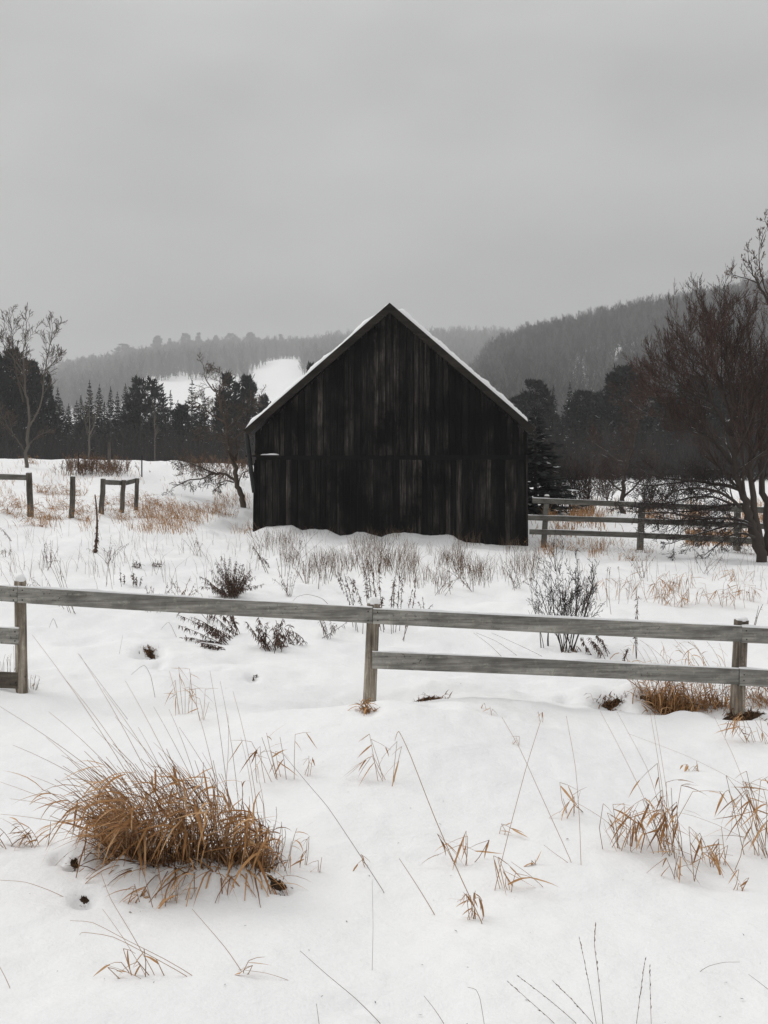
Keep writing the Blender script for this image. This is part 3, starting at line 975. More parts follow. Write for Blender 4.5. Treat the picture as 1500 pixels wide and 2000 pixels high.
def woods(name, label, pts, idxs, scl, rots):
    me = bpy.data.meshes.new(name)
    me.from_pydata([tuple(p) for p in pts], [], [])
    for nm, ty, dat in (('pick', 'INT', idxs), ('size', 'FLOAT', scl), ('turn', 'FLOAT', rots)):
        a = me.attributes.new(nm, ty, 'POINT')
        a.data.foreach_set('value', dat)
    o = link(name, me)
    tag(o, label, kind='stuff')
    g = bpy.data.node_groups.new(name, 'GeometryNodeTree')
    g.interface.new_socket('Geometry', in_out='INPUT', socket_type='NodeSocketGeometry')
    g.interface.new_socket('Geometry', in_out='OUTPUT', socket_type='NodeSocketGeometry')
    gn, gl = g.nodes.new, g.links.new
    gi = gn('NodeGroupInput'); go = gn('NodeGroupOutput')
    inst = gn('GeometryNodeInstanceOnPoints')
    gl(gi.outputs[0], inst.inputs['Points'])
    jn = gn('GeometryNodeJoinGeometry')
    for s in reversed(FAR):
        oi = gn('GeometryNodeObjectInfo')
        oi.inputs['Object'].default_value = s
        oi.inputs['As Instance'].default_value = True
        gl(oi.outputs['Geometry'], jn.inputs[0])
    gl(jn.outputs[0], inst.inputs['Instance'])
    inst.inputs['Pick Instance'].default_value = True

    def attr(nm, ty):
        n = gn('GeometryNodeInputNamedAttribute'); n.data_type = ty
        n.inputs['Name'].default_value = nm
        return n.outputs['Attribute']
    gl(attr('pick', 'INT'), inst.inputs['Instance Index'])
    gl(attr('size', 'FLOAT'), inst.inputs['Scale'])
    cx = gn('ShaderNodeCombineXYZ')
    gl(attr('turn', 'FLOAT'), cx.inputs[2])
    er = gn('FunctionNodeEulerToRotation')
    gl(cx.outputs[0], er.inputs[0])
    gl(er.outputs[0], inst.inputs['Rotation'])
    gl(inst.outputs[0], go.inputs[0])
    md = o.modifiers.new('trees', 'NODES')
    md.node_group = g
    return o


def plant_woods(name, label, n, pxr, dr, zfun, keep, size, pcon):
    px = rng.uniform(pxr[0], pxr[1], n)
    d = np.sqrt(rng.uniform(dr[0] ** 2, dr[1] ** 2, n))
    k = keep(px, d)
    k = rng.uniform(0, 1, n) < k
    px, d = px[k], d[k]
    z = zfun(px, d)
    pts = np.stack([(px - HX) / F * d, d, z], 1)
    m = len(pts)
    idx = np.where(rng.uniform(0, 1, m) < pcon(px, d), 6, rng.integers(0, 6, m))
    sc_ = (0.62 + 0.6 * rng.uniform(0, 1, m) ** 1.3) * size(px, d)
    return woods(name, label, pts, idx.astype(np.int32), sc_.astype(np.float32), rng.uniform(0, 6.28, m).astype(np.float32))


def keepL(px, d):
    d = d / KL
    k = (d > 603) * 1.0
    k = np.where((px < 275), (d > 470) * smooth(330, 603, d), k)
    # snowy slope cut into the wood
    c0 = np.interp(d, [600, 690, 760], [488, 515, 545]); c1 = np.interp(d, [600, 760], [592, 586])
    k = np.where((px > c0) & (px < c1) & (d < 765), 0.0015, k)
    k = np.where((px > c0 - 22) & (px <= c0) & (d < 740), 0.35, k)
    return k


def keepR(px, d):
    k = np.where(d > 320 * KR, 1.0, 0.0)
    y = HY - (zR(px, d) - CAMZ) / d * F
    snowy = np.exp(-((px - 1215) / 110.0) ** 2) * np.exp(-((y - 702 + (px - 1215) * 0.12) / 20.0) ** 2)
    snowy2 = np.exp(-((px - 1140) / 60.0) ** 2) * np.exp(-((y - 770) / 40.0) ** 2)
    return k * (1 - 0.93 * snowy) * (1 - 0.75 * snowy2)


# (woods)
plant_woods('far_woods', 'hazy leafless wood covering the far left hill', 12500, (-200, 1100), (470 * KL, 1040 * KL), zL, keepL, lambda p, d: KL + 0 * p, lambda p, d: 0.05 + 0.25 * (d > 930 * KL) * (p < 560))
plant_woods('far_woods', 'dark leafless wood covering the right hill', 9500, (880, 1800), (320 * KR, 740 * KR), zR, keepR, lambda p, d: 0.95 * KR + 0 * p, lambda p, d: 0.03 + 0.06 * (d > 600 * KR))

# brown scrub along the foot of both tree rows
def scrub(name, label, pxr, dr, n, hh, mat):
    mb = MB()
    px = rng.uniform(*pxr, n); d = rng.uniform(*dr, n)
    x = (px - HX) / F * d
    z = G(x, d)
    for i in range(n):
        p = np.array([x[i], d[i], z[i]])
        h = hh * rng.uniform(0.5, 1.2)
        for k in range(3):
            dd = nrm(np.array([rng.normal(0, .3), rng.normal(0, .3), 1]))
            q = p + np.array([rng.normal(0, .3), 0, 0])
            tube(mb, [q, q + dd * h * 0.55, q + (dd + rng.normal(0, .12, 3)) * h], [0.03, 0.024, 0.012], 3, cap=False)
    o = link(name, mb.mesh(name, mat))
    return tag(o, label, kind='stuff')


scrub('undergrowth', 'brown leafless undergrowth at the foot of the left tree row', (-60, 560), (118, 134), 1100, 6.5, FARTWIG)
scrub('undergrowth', 'brown leafless undergrowth at the foot of the right tree row', (1000, 1600), (104, 128), 1100, 5.5, FARTWIG)

# ---------------------------------------------------------------- barn
barn = thing('barn', 'old black board barn with snow edged gable roof', 'barn', P(762, 1050, WY))
B0 = np.array(barn.location)


def bx(px):
    return (px - HX) / F * WY


def bz(py):
    return CAMZ - (py - HY) / F * WY


def bobj(name, mb, mats, parent=None, sm=False):
    me = mb.mesh(name, mats, sm)
    me.transform(__import__('mathutils').Matrix.Translation(tuple(-B0)))
    return link(name, me, parent or barn)


XL, XR, XM = bx(498.0), bx(1029.5), bx(761.5)
ZRID, ZEL, ZER = bz(607), bz(846), bz(845)     # underside lines of the roof at the wall
ZG = bz(1100)
ZMID = bz(889)
DEPTH = 13.0


def roof_under(x):
    return ZRID + (ZEL - ZRID) * (XM - x) / (XM - XL) if x < XM else ZRID + (ZER - ZRID) * (x - XM) / (XR - XM)


# carcass behind the boards: side and back walls, coloured near-black to paint the shade seen in the gaps
mb = MB()
prism(mb, [(XL + .03, ZG), (XR - .03, ZG), (XR - .03, ZER - .05), (XM, ZRID - .05), (XL + .03, ZEL - .05)], WY + 0.06, WY + DEPTH)
wall = bobj('wall', mb, DARK)
rp = random.Random(5)


def boards(lo_fn, hi_fn, x0, x1, yface, zone):
    x = x0
    k = 0
    while x < x1 - 0.02:
        w = rp.uniform(0.15, 0.245)
        if x + w > x1 - 0.09: w = x1 - x
        g = rp.choice([0.014, 0.02, 0.026, 0.034, 0.042])
        a, b = x + g * 0.5, x + w - g * 0.5
        tilt = rp.uniform(-0.004, 0.004)
        y0 = yface + rp.uniform(-0.016, 0.016)
        zb = lo_fn() + rp.uniform(-0.02, 0.015)
        m = MB()
        if a < XM < b:
            top = [(b, hi_fn(b)), (XM, hi_fn(XM)), (a, hi_fn(a))]
        else:
            top = [(b, hi_fn(b)), (a, hi_fn(a))]
        prism(m, [(a + tilt, zb), (b + tilt, zb)] + top, y0, y0 + 0.032)
        bobj('board', m, BARN, wall)
        x += w
        k += 1


boards(lambda: ZMID, lambda x: roof_under(x) - 0.004, XL, XR, WY - 0.075, 'upper')
boards(lambda: ZG, lambda x: ZMID - 0.15 + rp.uniform(-.015, .015), bx(496.5), bx(1030.5), WY + 0.004, 'lower')
mb = MB(); boxv(mb, (XL - 0.01, WY - 0.020, ZMID + 0.06), (XR + 0.01, WY + 0.030, ZMID + 0.14))
bobj('girt', mb, DARK, wall)
# corner boards
mb = MB(); prism(mb, [(bx(493.0), ZG), (bx(497.5), ZG), (bx(499.5), bz(905)), (bx(496.0), bz(905))], WY - 0.05, WY + 0.10)
bobj('corner_board', mb, BARN)
mb = MB(); prism(mb, [(bx(1028.5), ZG), (bx(1031.5), ZG), (bx(1030.0), bz(845)), (bx(1027.5), bz(845))], WY - 0.052, WY + 0.10)
bobj('corner_board', mb, BARN)

# roof: two tin slopes with snow on top, fascia boards on the gable edge
YF = WY - 0.42           # front edge of the overhang
kf = YF / WY


def rx(px): return (px - HX) / F * YF
def rz(py): return CAMZ - (py - HY) / F * YF


RID = (rx(761), rz(591)); EL = (rx(475.5), rz(840)); ER = (rx(1045.5), rz(836))
roof = None
for side, E in (('l', EL), ('r', ER)):
    dx, dz = E[0] - RID[0], E[1] - RID[1]
    ln = math.hypot(dx, dz); ux, uz = dx / ln, dz / ln
    nx, nz_ = (-uz, ux) if side == 'l' else (uz, -ux)
    if nz_ < 0: nx, nz_ = -nx, -nz_
    sgn = -1 if side == 'l' else 1
    # fascia: 0.30 m deep, top edge along RID-E
    fw = 0.235
    poly = [RID, (RID[0], RID[1] - fw / abs(nz_)), (E[0] - nx * fw * 0.9, E[1] - nz_ * fw * 0.9), E]
    if side == 'r': poly = [poly[0], poly[3], poly[2], poly[1]]
    poly = poly if side == 'l' else poly
    m = MB(); prism(m, poly, YF, YF + 0.04)
    bobj('fascia', m, FASCIA)
    # deck
    o0 = 0.06
    a = (RID[0], RID[1] - 0.012); b = (E[0] + ux * 0.03, E[1] + uz * 0.03 - 0.012)
    poly = [a, b, (b[0] - nx * 0.07, b[1] - nz_ * 0.07), (a[0], a[1] - 0.07 / abs(nz_))]
    if side == 'l': poly = [poly[0], poly[3], poly[2], poly[1]]
    m = MB(); prism(m, poly[::-1] if False else poly, YF + 0.041, WY + DEPTH + 0.4)
    rf = bobj('roof', m, TIN)
    # dark eave blocking that closes the overhang at the wall
    # snow sheet: thick, rounded and uneven at the lower edge
    t0, t1 = (0.0, 0.995) if side == 'l' else (0.055, 0.955)
    nu, nv = 90, 40
    us = np.linspace(t0, t1, nu); ys = np.linspace(YF + 0.03, WY + DEPTH + 0.3, nv)
    U, V = np.meshgrid(us, ys, indexing='ij')
    th = (0.105 if side == 'l' else 0.155) + 0.085 * fbm(U * 14, V * 0.8, 4, 5 if side == 'l' else 8, 0.6)
    th = th * np.sqrt(np.clip((U - t0) / 0.016, 0, 1)) * np.sqrt(np.clip((t1 - U) / (0.05 if side == 'l' else 0.02), 0.04, 1))
    if side == 'l': th = th * (0.55 + 0.45 * smooth(0.02, 0.16, U)) * (1.0 - 0.35 * smooth(0.0, 0.3, np.abs(U - 0.18)) * 0)
    th = th * np.sqrt(np.clip((V - ys[0]) / 0.10, 0.02, 1))
    bx_ = RID[0] + dx * U; bz_ = RID[1] + dz * U
    top = np.stack([bx_ + nx * th, V, bz_ + nz_ * th], -1)
    bot = np.stack([bx_ + nx * -0.006, V, bz_ + nz_ * -0.006], -1)
    vv = np.concatenate([top.reshape(-1, 3), bot.reshape(-1, 3)])
    idx = np.arange(nu * nv).reshape(nu, nv); off = nu * nv
    fc = []
    for i in range(nu - 1):
        for j in range(nv - 1):
            q = (idx[i, j], idx[i + 1, j], idx[i + 1, j + 1], idx[i, j + 1])
            fc.append(q if side == 'r' else q[::-1])
    for i in range(nu - 1):
        q = (idx[i, 0], idx[i, 0] + off, idx[i + 1, 0] + off, idx[i + 1, 0])
        fc.append(q if side == 'r' else q[::-1])
    for j in range(nv - 1):
        q = (idx[-1, j], idx[-1, j] + off, idx[-1, j + 1] + off, idx[-1, j + 1]); fc.append(q if side == 'r' else q[::-1])
        q = (idx[0, j + 1], idx[0, j + 1] + off, idx[0, j] + off, idx[0, j]); fc.append(q if side == 'r' else q[::-1])
    m = MB(); m.add(vv, fc)
    s_ = bobj('snow_layer', m, SNOWCAP, rf, True)
# soffit boards under the overhang (in deep shade)
# downpipe sagging from the left eave
mb = MB()
pts = [P(480, 846, 32.6), P(483, 868, 32.65), P(489, 915, 32.75), P(495.5, 962, 32.85)]
tube(mb, pts, [0.055, 0.06, 0.06, 0.055], 8)
dp = bobj('downpipe', mb, PIPE, None, True)
mb = MB(); tube(mb, [P(484, 850, 32.66), P(491, 902, 32.8), P(497.5, 958, 32.9)], [0.03, 0.03, 0.03], 4)
bobj('strut', mb, BARN)
# bracket plank sticking out at mid height with a little snow on it
mb = MB(); boxv(mb, (bx(482), WY - 0.30, bz(892.5)), (bx(548), WY - 0.10, bz(888.5)))
br_ = bobj('bracket_plank', mb, FASCIA)
mb = MB()
n = 24
xs = np.linspace(bx(511), bx(546), n)
hh = 0.05 * np.sqrt(np.clip(np.minimum((xs - xs[0]) / 0.1, (xs[-1] - xs) / 0.1), 0.02, 1)) * (0.75 + 0.35 * vnoise(xs * 5, xs * 0, 2))
v = []; f = []
for i in range(n):
    v += [(xs[i], WY - 0.29, bz(888.5) - 0.002), (xs[i], WY - 0.27, bz(888.5) + hh[i]), (xs[i], WY - 0.12, bz(888.5) + hh[i]), (xs[i], WY - 0.105, bz(888.5) - 0.002)]
for i in range(n - 1):
    for k in range(3):
        f.append((i * 4 + k, i * 4 + 4 + k, i * 4 + 5 + k, i * 4 + 1 + k))
mb.add(v, f); bobj('snow_cap', mb, SNOWCAP, br_, True)


# ---------------------------------------------------------------- fences
def board_between(mb, a_top, a_bot, b_top, b_bot, thick, nseg=14, seed=0, sag=0.0):
    """board whose front face runs from the left edge a to the right edge b, slightly wavy"""
    rnd = np.random.default_rng(seed)
    v = []; f = []
    ph = rnd.uniform(0, 6.28)
    for i in range(nseg + 1):
        t = i / nseg
        tp = a_top * (1 - t) + b_top * t; bt = a_bot * (1 - t) + b_bot * t
        off = np.array([0, 0.006 * math.sin(3 * t + ph), 0.003 * math.sin(5 * t + ph) - sag * 4 * t * (1 - t)])
        c = 0.004
        up = nrm(tp - bt)
        for q in (bt + np.array([0, c, 0]), bt + up * c, tp - up * c, tp + np.array([0, c, 0]), tp + np.array([0, thick, 0]), bt + np.array([0, thick, 0])):
            v.append(q + off)
    for i in range(nseg):
        for k in range(6):
            k2 = (k + 1) % 6
            f.append((i * 6 + k, (i + 1) * 6 + k, (i + 1) * 6 + k2, i * 6 + k2))
    f.append((0, 1, 2, 3, 4, 5)); f.append(tuple(nseg * 6 + k for k in (5, 4, 3, 2, 1, 0)))
    mb.add(v, f)


def snow_strip(mb, a, b, y0, y1, h, nseg=60, seed=0, cover=0.75):
    """thin ridge of snow on the top edge between a and b"""
    v = []; f = []
    s = np.linspace(0, 1, nseg + 1)
    L_ = np.linalg.norm(b - a)
    hh_ = h * np.clip(0.45 + 1.1 * fbm(s * L_ * 2.6 + seed, s * 0 + .37, 4, seed, .6) + cover - 0.6, 0.04, 1.4)
    for i, t in enumerate(s):
        p = a * (1 - t) + b * t
        k = hh_[i]
        v += [p + np.array([0, y0, -0.003]), p + np.array([0, y0 + 0.002, k * 0.7]), p + np.array([0, (y0 + y1) / 2, k]), p + np.array([0, y1 - .002, k * 0.7]), p + np.array([0, y1, -0.003])]
    for i in range(nseg):
        for k in range(4):
            f.append((i * 5 + k, i * 5 + 5 + k, i * 5 + 6 + k, i * 5 + 1 + k))
    f.append((0, 1, 2, 3, 4)); f.append(tuple(nseg * 5 + k for k in (4, 3, 2, 1, 0)))
    mb.add(v, f)


def dome(mb, c, rx_, ry_, h, seed=0):
    n, m = 12, 4
    v = []; f = []
    for j in range(m):
        a = j / (m - 1) * math.pi / 2
        for i in range(n):
            t = 2 * math.pi * i / n
            k = 1 + 0.18 * float(vnoise(i * 1.7 + seed, j * 0.9, seed))
            v.append((c[0] + rx_ * math.cos(a) ** 0.7 * math.cos(t) * k if j < m - 1 else c[0], c[1] + ry_ * math.cos(a) ** 0.7 * math.sin(t) * k if j < m - 1 else c[1], c[2] + h * math.sin(a) * (1 if j else 0) - (0.004 if j == 0 else 0)))
    for j in range(m - 1):
        for i in range(n):
            i2 = (i + 1) % n
            f.append((j * n + i, j * n + i2, (j + 1) * n + i2, (j + 1) * n + i))
    mb.add(v, f)


def square_post(mb, top, bot, w, rot, bev=0.010, seed=0, n=9):
    rnd = np.random.default_rng(seed)
    h = w / 2
    c = [(-h + bev, -h), (h - bev, -h), (h, -h + bev), (h, h - bev), (h - bev, h), (-h + bev, h), (-h, h - bev), (-h, -h + bev)]
    cr, sr = math.cos(rot), math.sin(rot)
    c = [(x * cr - y * sr, x * sr + y * cr) for x, y in c]
    v = []; f = []
    for i in range(n + 1):
        t = i / n
        p = bot * (1 - t) + top * t
        k = 1 + (0.06 * (1 - t) ** 3) + rnd.uniform(-0.012, 0.012)
        for x, y in c:
            v.append((p[0] + x * k, p[1] + y * k, p[2] + (rnd.uniform(-0.003, 0.003) if i == n else 0)))
    for i in range(n):
        for k in range(8):
            f.append((i * 8 + k, i * 8 + (k + 1) % 8, (i + 1) * 8 + (k + 1) % 8, (i + 1) * 8 + k))
    f.append(tuple(range(n * 8, n * 8 + 8))); f.append(tuple(range(7, -1, -1)))
    mb.add(v, f)


FD = 8.7
fence = thing('rail_fence', 'weathered grey board fence crossing the snow in front of the barn', 'fence', g1(722, 1380))
FO = np.array(fence.location)


def fobj(name, mb, mats, parent, org, sm=False):
    me = mb.mesh(name, mats, sm)
    me.transform(__import__('mathutils').Matrix.Translation(tuple(-org)))
    return link(name, me, parent)


def nails(parent, pts, org, y):
    for px, py in pts:
        p = P(px, py, y)
        m = MB(); tube(m, [p + np.array([0, 0.002, 0]), p + np.array([0, -0.0025, 0])], [0.0065, 0.0055], 6)
        fobj('nail', m, NAIL, parent, org)


RY = FD - 0.075     # front face of the rails
for k, (tx, ty, bx0, by0, rot) in enumerate([(39, 1134, 43, 1375, 0.42), (730, 1178, 720, 1410, -0.30), (1448, 1211, 1438, 1415, 0.12)]):
    m = MB()
    square_post(m, P(tx, ty, FD), P(bx0, by0, FD), 0.092 if k < 2 else 0.096, rot, seed=k + 3)
    po = fobj('post', m, POST, fence, FO)
    m = MB(); tpt = P(tx, ty, FD)
    dome(m, tpt, 0.052, 0.052, 0.055 if k < 2 else 0.03, k)
    fobj('snow_cap', m, SNOWCAP, po, FO, True)
E_ = 0.0035
for k, (xa, ta, ba, xb, tb_, bb, mt, nl) in enumerate([
    (-330, 1122, 1153, 33.3, 1146, 1177, RAIL, [(26, 1153), (26, 1172)]),
    (34.3, 1146.5, 1177.5, 727.5, 1188, 1218.5, RAIL, [(43.5, 1153), (43.5, 1172), (719, 1194.5), (719, 1212)]),
    (728.6, 1189, 1219.5, 1448.6, 1223.5, 1254, RAIL, [(737.5, 1196), (738, 1212), (1443, 1231.5), (1443, 1249)]),
    (1449.8, 1224.5, 1256, 1830, 1243, 1274, RAIL, [(1458, 1232), (1458.5, 1249)]),
    (-330, 1205, 1238, 35.5, 1227.5, 1259, RAIL, [(29, 1234), (29, 1252)]),
    (727, 1272.5, 1305, 1443.5, 1306, 1337.5, RAIL, [(734, 1281), (733.5, 1297)]),
    (1444.6, 1306.5, 1339, 1830, 1324, 1356, RAIL, [(1453.5, 1318), (1453, 1329)]),
    (-330, 1300, 1334, 33.5, 1315, 1346, WETRAIL, [(30, 1334)]),
]):
    m = MB()
    a_t, a_b, b_t, b_b = P(xa, ta, RY), P(xa, ba, RY), P(xb, tb_, RY), P(xb, bb, RY)
    board_between(m, a_t, a_b, b_t, b_b, 0.026, seed=k)
    me = m.mesh('rail', mt)
    org = (a_t + b_b) / 2
    me.transform(__import__('mathutils').Matrix.Translation(tuple(-org)))
    ra = link('rail', me, fence, org - FO)
    if k in (1, 2, 3, 5, 0, 6, 4):
        m = MB(); snow_strip(m, a_t, b_t, 0.003, 0.025, 0.019, 80, k + 1)
        fobj('snow_strip', m, SNOWCAP, ra, org, True)
    nails(ra, nl, org, RY - 0.002 + 0.006 * 0)

# far fence right of the barn
f2 = thing('rail_fence', 'three rail grey fence running right from the barn corner', 'fence', g1(1062, 1066))
F2 = np.array(f2.location)
D2 = 32.3
for k, (tx, ty, bx0, by0, w) in enumerate([(1068, 968.5, 1061, 1078, 0.155), (1254, 984, 1249, 1090, 0.165), (1440, 1000, 1438, 1110, 0.16)]):
    m = MB(); square_post(m, P(tx, ty, D2), P(bx0, by0, D2), w, 0.15 * k, seed=20 + k)
    po = fobj('post', m, FARRAIL, f2, F2)
    m = MB(); dome(m, P(tx, ty, D2), 0.085, 0.085, 0.05, k)
    fobj('snow_cap', m, SNOWCAP, po, F2, True)
D2R = D2 - 0.13
for k, (xa, ta, ba, xb, tb_, bb) in enumerate([
    (1040, 972.5, 982.5, 1252, 981, 991.5), (1252.5, 981.5, 992, 1439, 988.5, 1000), (1439.5, 988.5, 1000, 1620, 996, 1008),
    (1031.5, 1006, 1016, 1250, 1012.5, 1022.5), (1250.6, 1013, 1023, 1439, 1020, 1030.5), (1439.5, 1020.5, 1031, 1620, 1028, 1039),
    (1034, 1033.5, 1043.5, 1249, 1040, 1050.5), (1249.6, 1040.5, 1051, 1437, 1049, 1060.5), (1437.6, 1049.5, 1061, 1620, 1060, 1072),
]):
    m = MB(); at_, ab_, bt_, bb_ = P(xa, ta, D2R), P(xa, ba, D2R), P(xb, tb_, D2R), P(xb, bb, D2R)
    board_between(m, at_, ab_, bt_, bb_, 0.04, 8, 40 + k)
    org = (at_ + bb_) / 2
    me = m.mesh('rail', FARRAIL); me.transform(__import__('mathutils').Matrix.Translation(tuple(-org)))
    ra = link('rail', me, f2, org - F2)
    m = MB(); snow_strip(m, at_, bt_, 0.004, 0.036, 0.02, 30, 50 + k)
    fobj('snow_strip', m, SNOWCAP, ra, org, True)


def round_post(mb, top, bot, r, seed):
    rnd = np.random.default_rng(seed)
    pts = [bot * (1 - t) + top * t + np.array([rnd.normal(0, 0.006), 0, 0]) for t in np.linspace(0, 1, 7)]
    tube(mb, pts, [r * 1.1, r * 1.05, r, r * 0.98, r, r * 0.97, r * 0.95], 10)


def old_fence(label, posts, rails, name='fence_remnant'):
    d0 = posts[0][4]
    b = g1(posts[0][2], posts[0][3])
    t = thing(name, label, 'fence', b)
    o = np.array(t.location)
    for k, (tx, ty, bx0, by0, d, w) in enumerate(posts):
        m = MB(); round_post(m, P(tx, ty, d), P(bx0, by0 + 12, d), w / 2, k + int(tx))
        po = fobj('post', m, OLDPOST, t, o, False)
        m = MB(); dome(m, P(tx, ty, d), w * 0.45, w * 0.45, 0.035, k)
        fobj('snow_cap', m, SNOWCAP, po, o, True)
    for k, (xa, ta, ba, da, xb, tb_, bb, db) in enumerate(rails):
        m = MB(); at_, bt_ = P(xa, ta, da), P(xb, tb_, db)
        board_between(m, at_, P(xa, ba, da), bt_, P(xb, bb, db), 0.05, 6, k + 7)
        ra = fobj('rail', m, FARRAIL, t, o)
        m = MB(); snow_strip(m, at_, bt_, 0.003, 0.047, 0.03, 20, k + 3)
        fobj('snow_strip', m, SNOWCAP, ra, o, True)
    return t


dA = g1(58, 1008)[1]; dB = g1(140, 1011)[1]; dC = g1(198, 1003)[1]; dD = g1(238, 1001)[1]; dE = g1(265, 996)[1]
k_ = lambda d, px: px / F * d
old_fence('old thick fence post with a rail running off the left edge', [(56, 923.5, 60, 1008, dA, k_(dA, 12.5))], [(-120, 922, 935, dA, 50.5, 927.5, 938, dA)])
old_fence('lone old fence post between two fence remnants on the left', [(142.5, 930.5, 140, 1011, dB, k_(dB, 11))], [], 'fence_post')
old_fence('three old fence posts joined by short rails in dry grass', [(201.5, 935, 197.5, 1003, dC, k_(dC, 10.5)), (241.5, 937.5, 237.5, 1001, dD, k_(dD, 9.5)), (268, 934, 265, 997, dE, k_(dE, 8.5))],
          [(206, 937, 946.5, dC, 237, 939, 948, dD), (246, 939, 948, dD, 264.5, 934.5, 943, dE)])


def pole(name, label, px, ytop, ybase, r, mat, cat='post', lean=0.0):
    b = g1(px, ybase)
    t = MB()
    tube(t, [b - [0, 0, .2], b + [lean * .5, 0, (P(px, ytop, b[1])[2] - b[2]) * .5], np.array([b[0] + lean, b[1], P(px, ytop, b[1])[2]])], [r, r, r * .9], 6)
    return tag(fobj(name, t, mat, None, b), label, cat)


o = pole('wooden_post', 'thin brown wooden post standing in the rusty brush at the field crest', 213.5, 864, 911, 0.075, OLDPOST)
o.location = g1(213.5, 911)
o = pole('wire_post', 'thin dark steel wire post beside the field crest brush', 277, 890, 931, 0.03, PIPE)
o.location = g1(277, 931)
o = pole('wire_post', 'short dark stake in the leftmost rusty brush clump', 153.5, 886, 925, 0.035, PIPE)
o.location = g1(153.5, 925)

# ---------------------------------------------------------------- bare trees, by hand-laid limbs
def onto(px, py, d):
    return P(px, py, d)


# tall bare tree on the left crest
b = g1(52, 913); d = b[1]
Q = lambda x, y, dd=0.0, d=d: P(x, y, d + dd)
prm = dict(n=[1, 9, 6, 5], seg=[6, 6, 5, 4], wob=[0.05, 0.06, 0.06, 0.06], up=[0.03, 0.09, 0.08, 0.05], tip=[0.3, 0.2, 0.3, 0.5], ang=[(0, 0), (22, 50), (25, 55), (25, 55)],
           len=[(1, 1), (0.5, 0.9), (0.38, 0.65), (0.35, 0.6)], rmin=0.0075)
prm['from'] = [0, 0.25, 0.2, 0.15]
bare_tree('bare_tree', 'tall bare tree standing at the crest of the left field', b,
          [([b - [0, 0, .2], Q(51, 880), Q(55, 840), Q(57, 800), Q(52, 770), Q(48, 735), Q(46, 700), Q(50, 660), Q(51, 628)], 0.095, 0.012, 16, 0.45, 1.0),
           ([Q(56, 835), Q(66, 820), Q(80, 790), Q(86, 740), Q(92, 700), Q(100, 660), Q(103, 640)], 0.055, 0.010, 12, 0.35, 0.9),
           ([Q(48, 880), Q(36, 862), Q(20, 840), Q(6, 818), Q(-6, 800)], 0.045, 0.01, 8, 0.3, 0.7),
           ([Q(55, 870), Q(66, 858), Q(80, 848), Q(95, 842)], 0.035, 0.008, 6, 0.3, 0.5),
           ([Q(46, 785), Q(36, 750, .3), Q(27, 700, .3), Q(24, 660, .3), Q(18, 625, .3)], 0.05, 0.010, 10, 0.35, 0.9),
           ([Q(50, 735), Q(30, 705), Q(12, 680), Q(-2, 662)], 0.035, 0.008, 8, 0.3, 0.7),
           ([Q(88, 725), Q(104, 710), Q(115, 690)], 0.03, 0.008, 7, 0.2, 0.6)],
          prm, [PALEBARK, BARKBR], 3, 5, 2.1)

# slim pale tree in front of the spruces
b = P(172, 905, 92.0); b[2] = G(np.array([b[0]]), np.array([92.0]))[0]; d = 92.0
Q = lambda x, y, dd=0.0, d=d: P(x, y, d + dd)
bare_tree('bare_tree', 'slim pale barked tree in front of the twin tipped spruces', b,
          [([b, Q(174, 880), Q(175, 855), Q(175, 815), Q(176, 775)], 0.11, 0.03, 7, 0.45, 0.8),
           ([Q(174, 855), Q(168, 838), Q(165, 815), Q(163, 795)], 0.07, 0.02, 5, 0.4, 0.6),
           ([Q(175, 850), Q(182, 835), Q(188, 815), Q(196, 800)], 0.06, 0.02, 5, 0.4, 0.6)],
          dict(prm, rmin=0.014, n=[1, 6, 4, 3]), [PALEBARK, PALEBARK], 5, 4, 2.2)
b = P(303, 910, 96.0); b[2] = G(np.array([b[0]]), np.array([96.0]))[0]; d = 96.0
bare_tree('bare_tree', 'thin pale sapling trunk before the broad round pine', b,
          [([b, Q(302, 870, 4), Q(303, 840, 4), Q(301, 800, 4)], 0.06, 0.02, 6, 0.4, 0.7)],
          dict(prm, rmin=0.014, n=[1, 6, 4, 3]), [PALEBARK, PALEBARK], 6, 4, 1.9)

